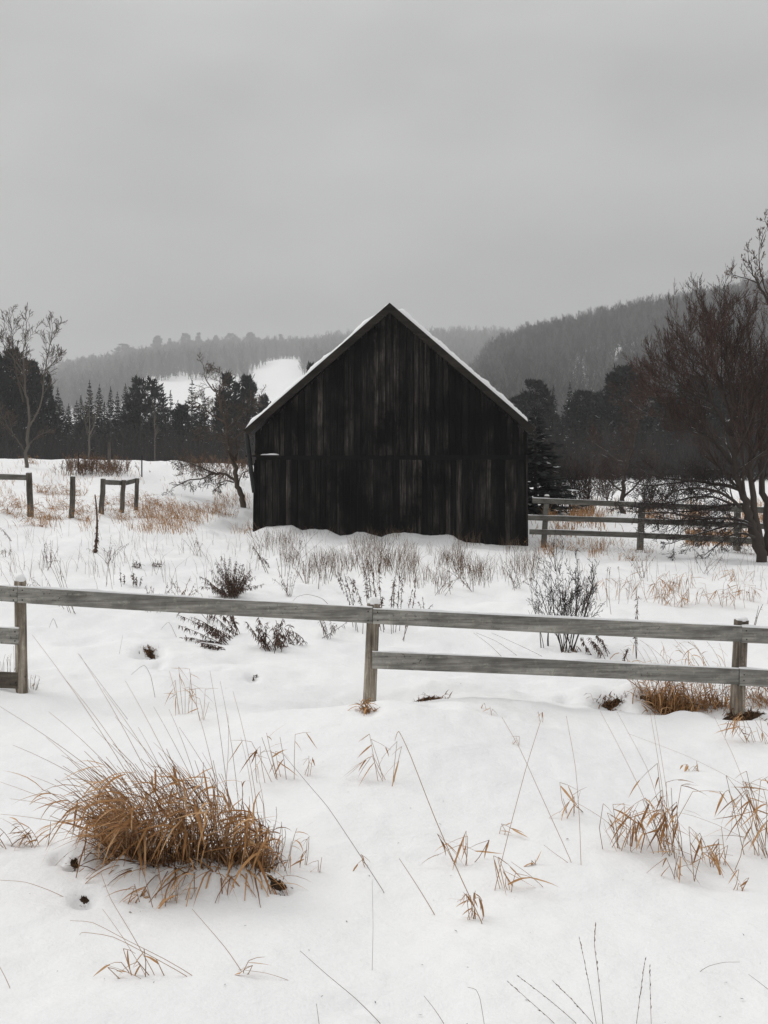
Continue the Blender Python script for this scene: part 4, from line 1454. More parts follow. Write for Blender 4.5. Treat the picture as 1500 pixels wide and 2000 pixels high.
# orchard tree leaning by the left barn corner
b = g1(481, 991); d = b[1]
Q = lambda x, y, dd=0.0, d=d: P(x, y, d + dd)
prm2 = dict(n=[1, 9, 7, 5], seg=[6, 6, 5, 4], wob=[0.05, 0.16, 0.17, 0.16], up=[0.03, 0.04, 0.03, 0.02], tip=[0.3, 0.22, 0.3, 0.5], ang=[(0, 0), (35, 75), (30, 65), (25, 60)],
            len=[(1, 1), (0.45, 0.9), (0.4, 0.7), (0.4, 0.7)], rmin=0.0058)
prm2['from'] = [0, 0.2, 0.15, 0.15]
bare_tree('bare_tree', 'leaning orchard tree with low bare limbs beside the left barn corner', b,
          [([b - [0, 0, .15], Q(473, 975), Q(465, 955), Q(461, 935), Q(460, 910), Q(455, 895), Q(446, 878), Q(444, 860), Q(442, 835), Q(436, 815), Q(431, 795), Q(424, 770), Q(415, 750)], 0.125, 0.02, 13, 0.3, 1.0),
           ([Q(458, 938), Q(448, 928), Q(436, 924), Q(420, 924), Q(405, 930), Q(390, 936), Q(370, 937), Q(352, 946), Q(336, 953)], 0.06, 0.010, 14, 0.15, 0.75),
           ([Q(420, 924), Q(400, 917), Q(382, 908), Q(365, 902), Q(350, 893)], 0.04, 0.008, 9, 0.15, 0.7),
           ([Q(457, 942), Q(440, 938), Q(425, 946), Q(412, 944)], 0.03, 0.008, 7, 0.15, 0.5),
           ([Q(461, 900), Q(462, 880), Q(461, 862), Q(462, 840)], 0.04, 0.012, 7, 0.2, 0.7),
           ([Q(447, 868), Q(458, 858), Q(468, 848), Q(480, 838)], 0.04, 0.01, 8, 0.2, 0.6),
           ([Q(439, 824), Q(424, 818), Q(408, 806), Q(394, 794), Q(378, 782)], 0.045, 0.009, 9, 0.2, 0.75),
           ([Q(434, 800), Q(428, 775), Q(430, 745), Q(428, 720)], 0.04, 0.009, 8, 0.3, 0.7),
           ([Q(420, 765), Q(405, 748), Q(398, 730), Q(398, 712)], 0.03, 0.008, 7, 0.3, 0.6),
           ([Q(444, 850), Q(424, 848), Q(410, 852), Q(392, 850)], 0.03, 0.008, 8, 0.2, 0.6),
           ([Q(445, 838), Q(462, 815, .5), Q(480, 800, .5), Q(505, 785, .6)], 0.035, 0.008, 9, 0.25, 0.8),
           ([Q(464, 948), Q(472, 925), Q(485, 918), Q(493, 916)], 0.03, 0.008, 6, 0.2, 0.4)],
          prm2, [BARKBR, BARKBR], 8, 5, 1.75)

# tree behind the far fence
b = g1(1217, 1003); d = b[1]
Q = lambda x, y, dd=0.0, d=d: P(x, y, d + dd)
bare_tree('bare_tree', 'bare tree behind the far fence with snow on its limbs', b,
          [([b - [0, 0, .2], Q(1216, 980), Q(1219, 950), Q(1221, 920), Q(1228, 890), Q(1236, 865), Q(1232, 830), Q(1226, 795), Q(1222, 765)], 0.14, 0.02, 14, 0.3, 1.0),
           ([Q(1224, 905), Q(1206, 900), Q(1188, 885), Q(1172, 874), Q(1158, 862), Q(1147, 845)], 0.06, 0.012, 9, 0.25, 0.8),
           ([Q(1236, 865), Q(1240, 840), Q(1248, 815), Q(1258, 780), Q(1262, 750)], 0.06, 0.012, 9, 0.3, 0.8),
           ([Q(1217, 972), Q(1240, 950), Q(1265, 925), Q(1285, 905)], 0.06, 0.01, 9, 0.2, 0.7),
           ([Q(1217, 960), Q(1195, 945), Q(1180, 925), Q(1170, 905)], 0.05, 0.01, 9, 0.2, 0.7)],
          dict(prm2, n=[1, 9, 8, 6], rmin=0.0065), [BARK, REDTWIG], 14, 5, 2.1)

# thickets of bare brush right of the barn
PRMB = dict(n=[1, 7, 5], seg=[6, 5, 4], wob=[0.08, 0.12, 0.12], up=[0.06, 0.06, 0.04], tip=[0.35, 0.4, 0.6], ang=[(0, 0), (20, 50), (20, 55)], len=[(1, 1), (0.35, 0.65), (0.3, 0.6)], rmin=0.004)
PRMB['from'] = [0, 0.2, 0.15]


def shrub(name, label, base, nst, h, spread, mat, seed, rmin=0.004, r0=0.012, prm=PRMB, group=None, lean=(0, 0), cat='shrub'):
    rnd = np.random.default_rng(seed)
    base = np.asarray(base, float)
    br = []
    pr = dict(prm, rmin=rmin)
    for k in range(nst):
        a = rnd.uniform(0, 6.28); s = spread * rnd.uniform(0.1, 1.0) ** 0.7
        dr = nrm([math.cos(a) * s + lean[0], math.sin(a) * s * 0.7 + lean[1], 1])
        p0 = np.array([rnd.normal(0, 0.05 * h), rnd.normal(0, 0.05 * h), -0.04 * h])
        grow(p0, dr, h * rnd.uniform(0.6, 1.05), r0 * rnd.uniform(0.7, 1.2), 0, pr, br, rnd)
    t = thing(name, label, cat, base, group)
    link('stems', branches_mesh('stems', br, [mat], 0, 0, (5,)), t)
    tag(link('twigs', branches_mesh('twigs', br, [mat], 1, 9, (4, 3, 3)), t), kind='stuff')
    return t


for k, (px, py, h, n_, lab) in enumerate([
    (1112, 1000, 2.9, 16, 'tall bare brush just behind the first far fence post'),
    (1152, 1003, 2.5, 14, 'bare brush left of the tree behind the far fence'),
    (1086, 992, 2.6, 12, 'bare brush at the foot of the large dark spruce'),
    (1187, 985, 2.2, 12, 'low bare brush under the tree behind the far fence'),
    (1262, 990, 2.0, 12, 'low bare brush right of the tree behind the far fence'),
]):
    shrub('bare_shrub', lab, g1(px, py), n_, h, 0.55, REDTWIG if k % 2 else TWIG, 60 + k, 0.0075, 0.022, dict(PRMB, n=[1, 8, 7]), 'brush behind the far fence')

# large many-stemmed tree at the right edge
b = g1(1492, 1098); d = b[1]
Q = lambda x, y, dd=0.0, d=d: P(x, y, d + dd)
PRT = dict(n=[1, 14, 9, 6], seg=[8, 8, 6, 4], wob=[0.04, 0.07, 0.08, 0.07], up=[0.05, 0.09, 0.15, 0.13], tip=[0.3, 0.2, 0.3, 0.55], ang=[(0, 0), (28, 62), (22, 55), (18, 45)],
           len=[(1, 1), (0.55, 1.0), (0.34, 0.6), (0.38, 0.75)], rmin=0.0046)
PRT['from'] = [0, 0.15, 0.2, 0.15]


def leaves_extra(t, br, rnd):
    mb = MB()
    tw = [x for x in br if x[2] >= 2]
    for k in range(900):
        pts, rad, lv = tw[rnd.integers(len(tw))]
        p = pts[rnd.integers(1, len(pts))]
        if p[2] < 2.0 and rnd.random() < 0.8: continue
        for j in range(rnd.integers(1, 4)):
            dd = nrm([rnd.normal(0, .5), rnd.normal(0, .5), -1])
            rhomb(mb, p, dd, rnd.uniform(0.035, 0.07), 0.014, rnd)
    tag(link('seed_keys', mb.mesh('seed_keys', SEED), t), kind='stuff')


PRLOW = None
big = bare_tree('bare_tree', 'large many stemmed bare tree with reddish twigs at the right edge', b,
          [([b - [0, 0, .2], Q(1478, 1060), Q(1468, 1025), Q(1455, 985), Q(1444, 950), Q(1436, 915), Q(1430, 870), Q(1428, 830), Q(1432, 790), Q(1428, 740), Q(1424, 690), Q(1418, 640)], 0.17, 0.015, 21, 0.3, 1.15),
           ([Q(1486, 1070, .1), Q(1474, 1010, .15), Q(1468, 960, .2), Q(1466, 900, .2), Q(1463, 840, .2), Q(1470, 780, .2), Q(1466, 700, .3), Q(1462, 620, .3)], 0.13, 0.018, 20, 0.3, 1.1),
           ([Q(1502, 1085, .2), Q(1498, 1010, .3), Q(1490, 950, .3), Q(1483, 890, .3), Q(1488, 820, .4), Q(1500, 740, .4), Q(1506, 650, .4)], 0.14, 0.018, 20, 0.3, 1.1),
           ([Q(1428, 905), Q(1412, 880), Q(1396, 865), Q(1383, 855), Q(1360, 846), Q(1340, 838), Q(1318, 830), Q(1290, 815), Q(1262, 800)], 0.065, 0.009, 19, 0.25, 0.8),
           ([Q(1428, 850), Q(1408, 815, -.3), Q(1388, 780, -.4), Q(1368, 740, -.5), Q(1350, 705, -.5), Q(1336, 660, -.5)], 0.065, 0.010, 24, 0.2, 0.95),
           ([Q(1430, 820), Q(1412, 770, .3), Q(1398, 720, .3), Q(1388, 660, .4), Q(1384, 610, .4)], 0.06, 0.010, 24, 0.2, 0.95),
           ([Q(1465, 860), Q(1440, 800, .5), Q(1420, 730, .6), Q(1412, 650, .6)], 0.052, 0.010, 20, 0.2, 0.9),
           ([Q(1485, 900, .3), Q(1510, 840, .2), Q(1530, 760, .2), Q(1540, 680, .2)], 0.07, 0.012, 15, 0.2, 0.9),
           ([Q(1385, 856), Q(1372, 845, .2), Q(1350, 835, .3), Q(1332, 834, .4)], 0.04, 0.01, 8, 0.2, 0.5),
           ([Q(1375, 780, -.4), Q(1340, 765, -.5), Q(1310, 750, -.6), Q(1285, 728, -.6)], 0.04, 0.008, 18, 0.2, 0.75)],
          PRT, [BARK, REDTWIG], 21, 5, 2.8, extra=leaves_extra)
# its low sweeping boughs hang down towards the fence
rnd = np.random.default_rng(77)
brl = []
PRD = dict(n=[1, 15, 9, 5], seg=[6, 6, 5, 3], wob=[0.05, 0.13, 0.15, 0.14], up=[0.0, -0.01, 0.0, 0.02], tip=[0.3, 0.3, 0.4, 0.6], ang=[(0, 0), (25, 60), (25, 60), (25, 60)],
           len=[(1, 1), (0.45, 0.85), (0.4, 0.7), (0.35, 0.6)], rmin=0.005)
PRD['from'] = [0, 0.12, 0.15, 0.15]
for pts, r0, n_, lk in [
    ([Q(1442, 955), Q(1420, 948), Q(1395, 945), Q(1365, 940), Q(1335, 938), Q(1300, 934), Q(1270, 928), Q(1248, 915)], 0.06, 17, 1.0),
    ([Q(1445, 990, -.2), Q(1430, 975, -.4), Q(1408, 962, -.6), Q(1385, 955, -.7), Q(1350, 952, -.8), Q(1315, 960, -.9), Q(1290, 975, -1)], 0.055, 17, 1.0),
    ([Q(1466, 1025, -.1), Q(1450, 1016, -.4), Q(1420, 1012, -.7), Q(1385, 1013, -.9), Q(1350, 1016, -1), Q(1320, 1017, -1.1), Q(1280, 1008, -1.1)], 0.05, 17, 1.0),
    ([Q(1470, 1030, -.2), Q(1445, 1020, -.6), Q(1415, 1028, -.9), Q(1380, 1038, -1.2), Q(1340, 1050, -1.3), Q(1310, 1062, -1.4)], 0.045, 12, 0.9),
    ([Q(1455, 985), Q(1430, 985, .3), Q(1395, 990, .4), Q(1360, 998, .5), Q(1320, 1000, .6), Q(1290, 985, .6)], 0.045, 15, 0.9),
    ([Q(1474, 1050, -.2), Q(1450, 1040, -.7), Q(1425, 1046, -1.0), Q(1400, 1065, -1.2), Q(1375, 1085, -1.3)], 0.04, 8, 0.7),
    ([Q(1440, 935), Q(1415, 920, .4), Q(1385, 917, .5), Q(1350, 925, .6)], 0.04, 11, 0.8),
    ([Q(1400, 946, .2), Q(1360, 938, .4), Q(1310, 944, .5), Q(1265, 950, .6), Q(1225, 940, .6), Q(1190, 925, .6)], 0.035, 15, 0.9),
    ([Q(1390, 1012, -.9), Q(1345, 1008, -1), Q(1300, 1000, -1), Q(1255, 1003, -1.1), Q(1210, 996, -1.1)], 0.032, 15, 0.9),
    ([Q(1430, 985, .2), Q(1390, 968, .2), Q(1345, 972, .2), Q(1300, 985, .2), Q(1255, 978, .2)], 0.035, 15, 0.9),
]:
    pts = np.asarray(pts) - b
    n = len(pts) * 3; s = np.linspace(0, len(pts) - 1, n); c = np.arange(len(pts))
    q = np.stack([np.interp(s, c, pts[:, j]) for j in range(3)], 1)
    q[1:-1] = 0.25 * q[:-2] + 0.5 * q[1:-1] + 0.25 * q[2:]
    rr = np.linspace(r0, 0.009, n)
    brl.append((q, rr, 0))
    sprout(q, rr, 1.6 * lk, 1, PRD, brl, rnd, n_, 0.1)
link('limbs', branches_mesh('low_limbs', brl, [BARK], 0, 0, (8,)), big)
tag(link('twigs', branches_mesh('low_twigs', brl, [TWIG], 1, 9, (4, 3, 3, 3)), big), kind='stuff')

# neighbour tree whose branches reach in from the right edge
b = P(1600, 1100, 27.5); b[2] = G(np.array([b[0]]), np.array([27.5]))[0]; d = 27.5
Q = lambda x, y, dd=0.0, d=d: P(x, y, d + dd)


def keys_extra(t, br, rnd):
    mb = MB()
    tw = [x for x in br if x[2] >= 1]
    for k in range(500):
        pts, rad, lv = tw[rnd.integers(len(tw))]
        p = pts[rnd.integers(1, len(pts))]
        for j in range(2):
            rhomb(mb, p, nrm([rnd.normal(0, .5), rnd.normal(0, .5), -1]), rnd.uniform(0.03, 0.06), 0.014, rnd)
    tag(link('seed_keys', mb.mesh('seed_keys', SEED), t), kind='stuff')


bare_tree('bare_tree', 'bare tree reaching in from beyond the right edge with seed clusters', b,
          [([b - [0, 0, .2], Q(1595, 950), Q(1575, 800), Q(1545, 690), Q(1520, 620), Q(1500, 590), Q(1482, 555), Q(1468, 530), Q(1462, 500)], 0.11, 0.006, 18, 0.55, 0.75),
           ([Q(1520, 620), Q(1496, 570), Q(1482, 520), Q(1483, 480), Q(1500, 440)], 0.026, 0.005, 12, 0.2, 0.6),
           ([Q(1560, 740), Q(1550, 640), Q(1530, 540), Q(1512, 470), Q(1492, 425)], 0.032, 0.005, 12, 0.3, 0.6),
           ([Q(1482, 555), Q(1462, 545), Q(1440, 540), Q(1425, 534)], 0.02, 0.007, 7, 0.2, 0.45)],
          dict(PRT, n=[1, 8, 4, 3], up=[0.05, 0.1, 0.08, 0.06], rmin=0.0042), [BARK, REDTWIG], 31, 5, 1.1, extra=keys_extra)


# ---------------------------------------------------------------- grasses and weeds
def blade(mb, p, d, ln, w, droop, rnd, nseg=5, mat=0):
    d = nrm(d); p = np.array(p, float)
    s = cross(d, [0, 0, 1.0]); s = nrm(s + rnd.normal(0, 0.35, 3))
    v = []
    st = ln / nseg
    for i in range(nseg + 1):
        t = i / nseg
        ww = w * 0.5 * min(1.0, 0.45 + 2.2 * t) * (1 - t ** 2.2)
        v.append(p + s * ww); v.append(p - s * ww)
        d = nrm(d + np.array([0, 0, -droop / nseg]) + rnd.normal(0, 0.05, 3))
        p = p + d * st
    v[-1] = v[-2] = (v[-1] + v[-2]) / 2
    f = [(2 * i, 2 * i + 1, 2 * i + 3, 2 * i + 2) for i in range(nseg)]
    mb.add(v, f, mat)


def curve_pts(a, b_, bend, n=7):
    t = np.linspace(0, 1, n)[:, None]
    return a * (1 - t) + b_ * t + np.asarray(bend)[None] * (4 * t * (1 - t))


def tuft(name, label, base, n_culm, width, depth, h, lean, n_leaf, leaf_len, leaf_w, droop, seed, mats=(STEM, STRAW), group=None, leafdir=None, hvar=(0.5, 1.1), basal=0, kink=0.5, cat='grass', leaf_from=0.35, mat_r=None):
    """clump of dry reed grass: thin culms with bent leaf blades"""
    rnd = np.random.default_rng(seed)
    base = np.asarray(base, float)
    st, lf = MB(), MB()
    lean = np.asarray(lean, float)
    OX = rnd.normal(0, 0.5, n_culm) * width * 0.5; OY = rnd.normal(0, 0.5, n_culm) * depth * 0.5
    OZ = gmany(base, OX, OY) if n_culm else []
    for k in range(n_culm):
        ox, oy = OX[k], OY[k]
        p0 = np.array([ox, oy, OZ[k] - 0.03])
        hh_ = h * rnd.uniform(*hvar)
        tip = p0 + np.array([lean[0] * hh_ + ox * 0.5 + rnd.normal(0, 0.12) * hh_, lean[1] * hh_ + rnd.normal(0, 0.12) * hh_, hh_])
        pts = curve_pts(p0, tip, np.array([-lean[0] * 0.12, 0, 0.08]) * hh_ + rnd.normal(0, 0.02, 3) * hh_, 6)
        tube(st, pts, np.linspace(0.0019, 0.0011, 6) * (1 + 0.3 * rnd.random()), 3, cap=False)
        for j in range(rnd.poisson(n_leaf)):
            t = rnd.uniform(leaf_from, 1.0)
            i = min(int(t * 5), 4); u = t * 5 - i
            p = pts[i] * (1 - u) + pts[i + 1] * u
            if leafdir is not None:
                d0 = nrm(np.asarray(leafdir) + rnd.normal(0, 0.35, 3))
            else:
                a = rnd.uniform(0, 6.28)
                d0 = nrm([math.cos(a), math.sin(a), rnd.uniform(0.2, 1.2)])
            blade(lf, p, d0, leaf_len * rnd.uniform(0.55, 1.25), leaf_w * rnd.uniform(0.6, 1.2), droop * rnd.uniform(0.5, 1.5), rnd)
    OX = rnd.normal(0, 0.45, basal) * width * 0.5; OY = rnd.normal(0, 0.45, basal) * depth * 0.5
    OZ = gmany(base, OX, OY) if basal else []
    for k in range(basal):
        p0 = np.array([OX[k], OY[k], OZ[k] - 0.02])
        d0 = nrm([rnd.normal(0, 0.45) + lean[0] * 0.6, rnd.normal(0, 0.4), 1])
        blade(lf, p0, d0, h * rnd.uniform(0.35, 0.8), leaf_w * rnd.uniform(0.7, 1.3), rnd.uniform(0.4, 1.8), rnd)
    t = thing(name, label, cat, base, group)
    if mat_r:
        # matted dead grass lining the hollow
        m_ = MB(); na, nr_ = 28, 7
        A, Q_ = np.meshgrid(np.linspace(0, 2 * math.pi, na, endpoint=False), np.linspace(0.04, 1, nr_), indexing='ij')
        wob_ = 1 + 0.35 * vnoise(np.cos(A) * 2.3 + seed, np.sin(A) * 2.3, seed)
        X_ = np.cos(A) * Q_ * mat_r[0] * wob_; Y_ = np.sin(A) * Q_ * mat_r[1] * wob_
        Z_ = gmany(base, X_.ravel(), Y_.ravel()).reshape(X_.shape) + 0.010 - 0.016 * Q_ ** 3 + 0.006 * rnd.normal(0, 1, X_.shape)
        ids = np.arange(na * nr_).reshape(na, nr_)
        m_.add(np.stack([X_, Y_, Z_], -1).reshape(-1, 3), [(ids[i, j], ids[i, j + 1], ids[(i + 1) % na, j + 1], ids[(i + 1) % na, j]) for i in range(na) for j in range(nr_ - 1)])
        link('thatch_mat', m_.mesh('thatch_mat', SOIL), t)
    if st.n: tag(link('stems', st.mesh('stems', mats[0]), t), kind='stuff')
    if lf.n: tag(link('blades', lf.mesh('blades', mats[1]), t), kind='stuff')
    return t


def reeds(name, label, base, n_culm, width, depth, h, lean, n_leaf, seed, leaf_len=0.12, leaf_w=0.009, group=None, mats=(STEM, STRAW), rs=1.0):
    """broken reeds: each culm rises, kinks, and its flat blades hang from the bend"""
    rnd = np.random.default_rng(seed)
    base = np.asarray(base, float)
    st, lf = MB(), MB()
    OX = rnd.normal(0, 0.5, n_culm) * width * 0.5; OY = rnd.normal(0, 0.5, n_culm) * depth * 0.5
    OZ = gmany(base, OX, OY)
    for k in range(n_culm):
        p0 = np.array([OX[k], OY[k], OZ[k] - 0.03])
        hh_ = h * rnd.uniform(0.45, 1.15)
        up = nrm([lean[0] + rnd.normal(0, .22) + OX[k] / max(width, .05) * .3, lean[1] + rnd.normal(0, .2), 1])
        kink = p0 + up * (hh_ + 0.03)
        side = -1 if rnd.random() < 0.72 else 1
        bd = nrm([side * rnd.uniform(.5, 1.0), rnd.normal(0, .35), rnd.uniform(-1.0, 0.25)])
        ln_ = leaf_len * rnd.uniform(0.5, 1.3)
        end = kink + bd * ln_ * 0.8
        broken = rnd.random() < 0.75
        tube(st, [p0, (p0 + kink) / 2 + rnd.normal(0, .006, 3), kink], np.array([.0020, .0018, .0014]) * rs, 3, cap=False)
        if broken:
            tube(st, [kink, (kink + end) / 2 + [0, 0, .004], end], np.array([.0013, .0011, .0006]) * rs, 3, cap=False)
        for j in range(max(1, rnd.poisson(n_leaf))):
            u = rnd.uniform(0, 1)
            q = kink + (end - kink) * u if (broken and rnd.random() < .65) else p0 + (kink - p0) * rnd.uniform(.45, 1.0)
            dl = nrm(bd * rnd.uniform(.4, 1.0) + np.array([rnd.normal(0, .30), rnd.normal(0, .3), rnd.uniform(-.7, .25)]))
            blade(lf, q, dl, leaf_len * rnd.uniform(.45, 1.35), leaf_w * rnd.uniform(.55, 1.2), rnd.uniform(.1, .9), rnd, 4)
    t = thing(name, label, 'grass', base, group)
    tag(link('stems', st.mesh('stems', mats[0]), t), kind='stuff')
    tag(link('blades', lf.mesh('blades', mats[1]), t), kind='stuff')
    return t


def stem(label, pix, rad=0.0016, mat=GREYSTEM, dd=0.0, name='dry_grass_stalk', group=None, leafy=None, seed=0, base=None, beads=0):
    """single dry stem given by its photo outline, foot first; it stands at the foot's distance leaning dd metres away at the tip"""
    foot = g1(*pix[0]) if base is None else base
    d = foot[1]
    n = len(pix)
    pts = [foot - np.array([0, 0, 0.02])]
    for i, (x, y) in enumerate(pix):
        if i == 0: pts.append(foot); continue
        pts.append(P(x, y, d + dd * i / (n - 1)))
    pts = np.array(pts)
    s = np.linspace(0, len(pts) - 1, (len(pts) - 1) * 3 + 1); c = np.arange(len(pts))
    q = np.stack([np.interp(s, c, pts[:, j]) for j in range(3)], 1)
    q[2:-1] = 0.2 * q[1:-2] + 0.6 * q[2:-1] + 0.2 * q[3:]
    t = thing(name, label, 'grass', foot, group)
    q = q - foot
    m = MB(); tube(m, q, np.linspace(rad, rad * 0.5, len(q)), 3, cap=False)
    rnd = np.random.default_rng(seed + int(pix[0][0]))
    for k in range(beads):
        f_ = (len(q) - 1.001) * (0.45 + 0.55 * (k + rnd.random()) / beads); i = int(f_)
        rhomb(m, q[i] + (q[i + 1] - q[i]) * (f_ - i), nrm(nrm(q[-1] - q[-3]) + rnd.normal(0, .13, 3)), 0.014, 0.0035, rnd)
    link('stalk', m.mesh('stalk', mat), t)
    if leafy:
        lf = MB()
        for (frac, ldir, ln, w, dr) in leafy:
            i = min(int(frac * (len(q) - 1)), len(q) - 1)
            blade(lf, q[i], np.array(ldir) + rnd.normal(0, .1, 3), ln, w, dr, rnd)
        link('blades', lf.mesh('blades', STRAW), t)
    return t


# --- the big clump in the left foreground
cb = g1(340, 1668)
big_l = []
rnd = np.random.default_rng(5)
clump = thing('grass_clump', 'large mound of bent golden reed grass in the left foreground', 'grass', cb)
_cx, _cy = np.meshgrid(np.linspace(-.8, .8, 61), np.linspace(-.5, .5, 51), indexing='ij')
_cz = gmany(cb, _cx.ravel(), _cy.ravel()).reshape(61, 51)


def cbz(ox, oy):
    return float(_cz[int(np.clip(round((ox + .8) * 37.5), 0, 60)), int(np.clip(round((oy + .5) * 50), 0, 50))])


st, lf, ba = MB(), MB(), MB()
foot_u = np.array([-1, -.6, -.2, .2, .6, 1.0]); foot_px = np.array([205, 250, 310, 380, 450, 518]); foot_py = np.array([1655, 1678, 1694, 1696, 1706, 1718])
top_py = np.array([1545, 1474, 1462, 1502, 1560, 1640])
FT = gp(foot_px, foot_py)


def clump_foot(u, rnd, sy):
    ox = np.interp(u, foot_u, FT[:, 0]) - cb[0] + rnd.normal(0, .015)
    oy = np.interp(u, foot_u, FT[:, 1]) - cb[1] + abs(rnd.normal(0, sy))
    return np.array([ox, oy, cbz(ox, oy) - .03])


for k in range(330):
    u = rnd.uniform(-1, 1)
    p0 = clump_foot(u, rnd, .16)
    d_ = cb[1] + p0[1]
    ztop = CAMZ - (np.interp(u - .15, foot_u, top_py) - HY) / F * d_ - cb[2]
    hh_ = (ztop - p0[2]) * rnd.uniform(0.42, 1.0) * (1.16 if rnd.random() < .18 else 1.0)
    lx = -0.30 + rnd.normal(0, 0.26) + .24 * u
    tip = p0 + np.array([lx * hh_, rnd.normal(-0.05, 0.2) * hh_, hh_])
    pts = curve_pts(p0, tip, np.array([0.10 * hh_ + rnd.normal(0, .01), 0, 0.03]), 6)
    tube(st, pts, np.linspace(0.0022, 0.0012, 6), 3, cap=False)
    for j in range(rnd.poisson(2.4)):
        t = rnd.uniform(0.4, 1.0); i = min(int(t * 5), 4); w_ = t * 5 - i
        p = pts[i] * (1 - w_) + pts[i + 1] * w_
        d0 = nrm(np.array([-0.85 + .35 * u + rnd.normal(0, .38), rnd.normal(-0.2, .35), 0.30 + rnd.normal(0, .36)]))
        if rnd.random() < 0.25: d0 = nrm([rnd.normal(-.2, .6), rnd.normal(-.2, .4), -0.7])
        blade(lf, p, d0, rnd.uniform(0.08, 0.26), rnd.uniform(0.006, 0.0150), rnd.uniform(0.4, 1.8), rnd)
for k in range(140):
    # stray blades arching out round the skirt
    u = rnd.uniform(-1, 1)
    p0 = clump_foot(u, rnd, .05)
    blade(lf, p0, [rnd.normal(-.5 + 1.0 * u, .5), rnd.normal(-.7, .4), .7], rnd.uniform(.15, .34), rnd.uniform(.005, .011), rnd.uniform(1.0, 2.6), rnd, 6)
for k in range(1100):
    u = rnd.uniform(-1, 1)
    p0 = clump_foot(u, rnd, .14)
    blade(ba, p0, [rnd.normal(-.1, .45), rnd.normal(-.1, .3), 1], rnd.uniform(0.08, 0.27) * (1 - .35 * max(0, u)), rnd.uniform(0.005, 0.011), rnd.uniform(0.0, 1.2), rnd, 4)
tag(link('stems', st.mesh('stems', STEM), clump), kind='stuff')
tag(link('blades', lf.mesh('blades', STRAW), clump), kind='stuff')
tag(link('thatch', ba.mesh('thatch', THATCH), clump), kind='stuff')
# long culms combed up and to the left out of the clump
st = MB()
for (x0, y0, x1, y1) in [(300, 1600, 63, 1240), (330, 1600, 155, 1278), (250, 1560, 0, 1380), (230, 1570, 25, 1455), (380, 1600, 245, 1330), (420, 1620, 300, 1380), (400, 1600, 330, 1385), (200, 1590, 60, 1515),
                         (190, 1600, 0, 1527), (450, 1600, 410, 1310), (470, 1620, 430, 1330), (430, 1600, 445, 1395), (510, 1650, 455, 1350), (500, 1650, 470, 1440), (360, 1600, 200, 1345), (280, 1580, 95, 1390),
                         (310, 1600, 130, 1330), (240, 1580, 90, 1440), (520, 1660, 500, 1500), (350, 1590, 270, 1420), (390, 1610, 225, 1400), (480, 1640, 350, 1420), (210, 1600, 20, 1560), (220, 1610, 30, 1640), (180, 1620, 0, 1590),
                         (440, 1620, 375, 1350), (330, 1580, 180, 1420), (465, 1620, 300, 1450), (490, 1640, 395, 1470), (370, 1610, 120, 1475)]:
    dd = cb[1] + rnd.normal(0, 0.08)
    a_ = P(x0, y0, dd) - cb; e_ = P(x1, y1, dd + rnd.uniform(0.0, 0.35)) - cb
    pts = curve_pts(a_, e_, np.array([0.02, 0, 0.012]) * np.linalg.norm(e_ - a_) + rnd.normal(0, .006, 3), 7)
    tube(st, pts, np.linspace(0.0018, 0.0007, 7), 3, cap=False)
tag(link('long_stems', st.mesh('long_stems', STEM), clump), kind='stuff')

# side sprays of the clump
tuft('grass_clump', 'sparse drooping reed spray at the left frame edge beside the large clump', g1(60, 1655), 9, 0.30, 0.12, 0.16, (-0.5, 0), 4.5, 0.13, 0.010, 0.8, 41, leafdir=(-0.8, 0, -0.1))
tuft('grass_clump', 'small flattened reed spray in the snow below the large clump', g1(335, 1765), 8, 0.26, 0.10, 0.15, (0.15, 0), 4.0, 0.13, 0.010, 0.8, 42, leafdir=(-0.8, 0, -0.2))
tuft('grass_clump', 'low broken reeds on the right foot of the large clump', g1(520, 1700), 26, 0.26, 0.12, 0.26, (-0.1, 0), 3.0, 0.12, 0.007, 1.4, 43)
tuft('grass_clump', 'dark matted grass in the hollow at the right end of the large clump', g1(541, 1728), 0, 0.12, 0.09, 0.055, (-.5, 0), 0, 0.05, 0.006, 1, 44, (STEM, THATCH), basal=170, mat_r=(.045, .02))
tuft('grass_clump', 'tiny dark tuft in a hole below the large clump', g1(165, 1760), 0, 0.07, 0.06, 0.04, (-.6, 0), 0, 0.05, 0.005, 1, 45, (STEM, THATCH), basal=120, mat_r=(.022, .010))
tuft('grass_clump', 'tiny dark tuft in a crevice left of the large clump', g1(146, 1690), 0, 0.05, 0.06, 0.045, (-.4, 0), 0, 0.05, 0.005, 1, 46, (STEM, THATCH), basal=90, mat_r=(.022, .016))
tuft('grass_clump', 'pinch of dark grass in a snow dimple left of the large clump', g1(112, 1684), 0, 0.04, 0.05, 0.035, (-.4, 0), 0, 0.05, 0.005, 1, 47, (STEM, THATCH), basal=25)

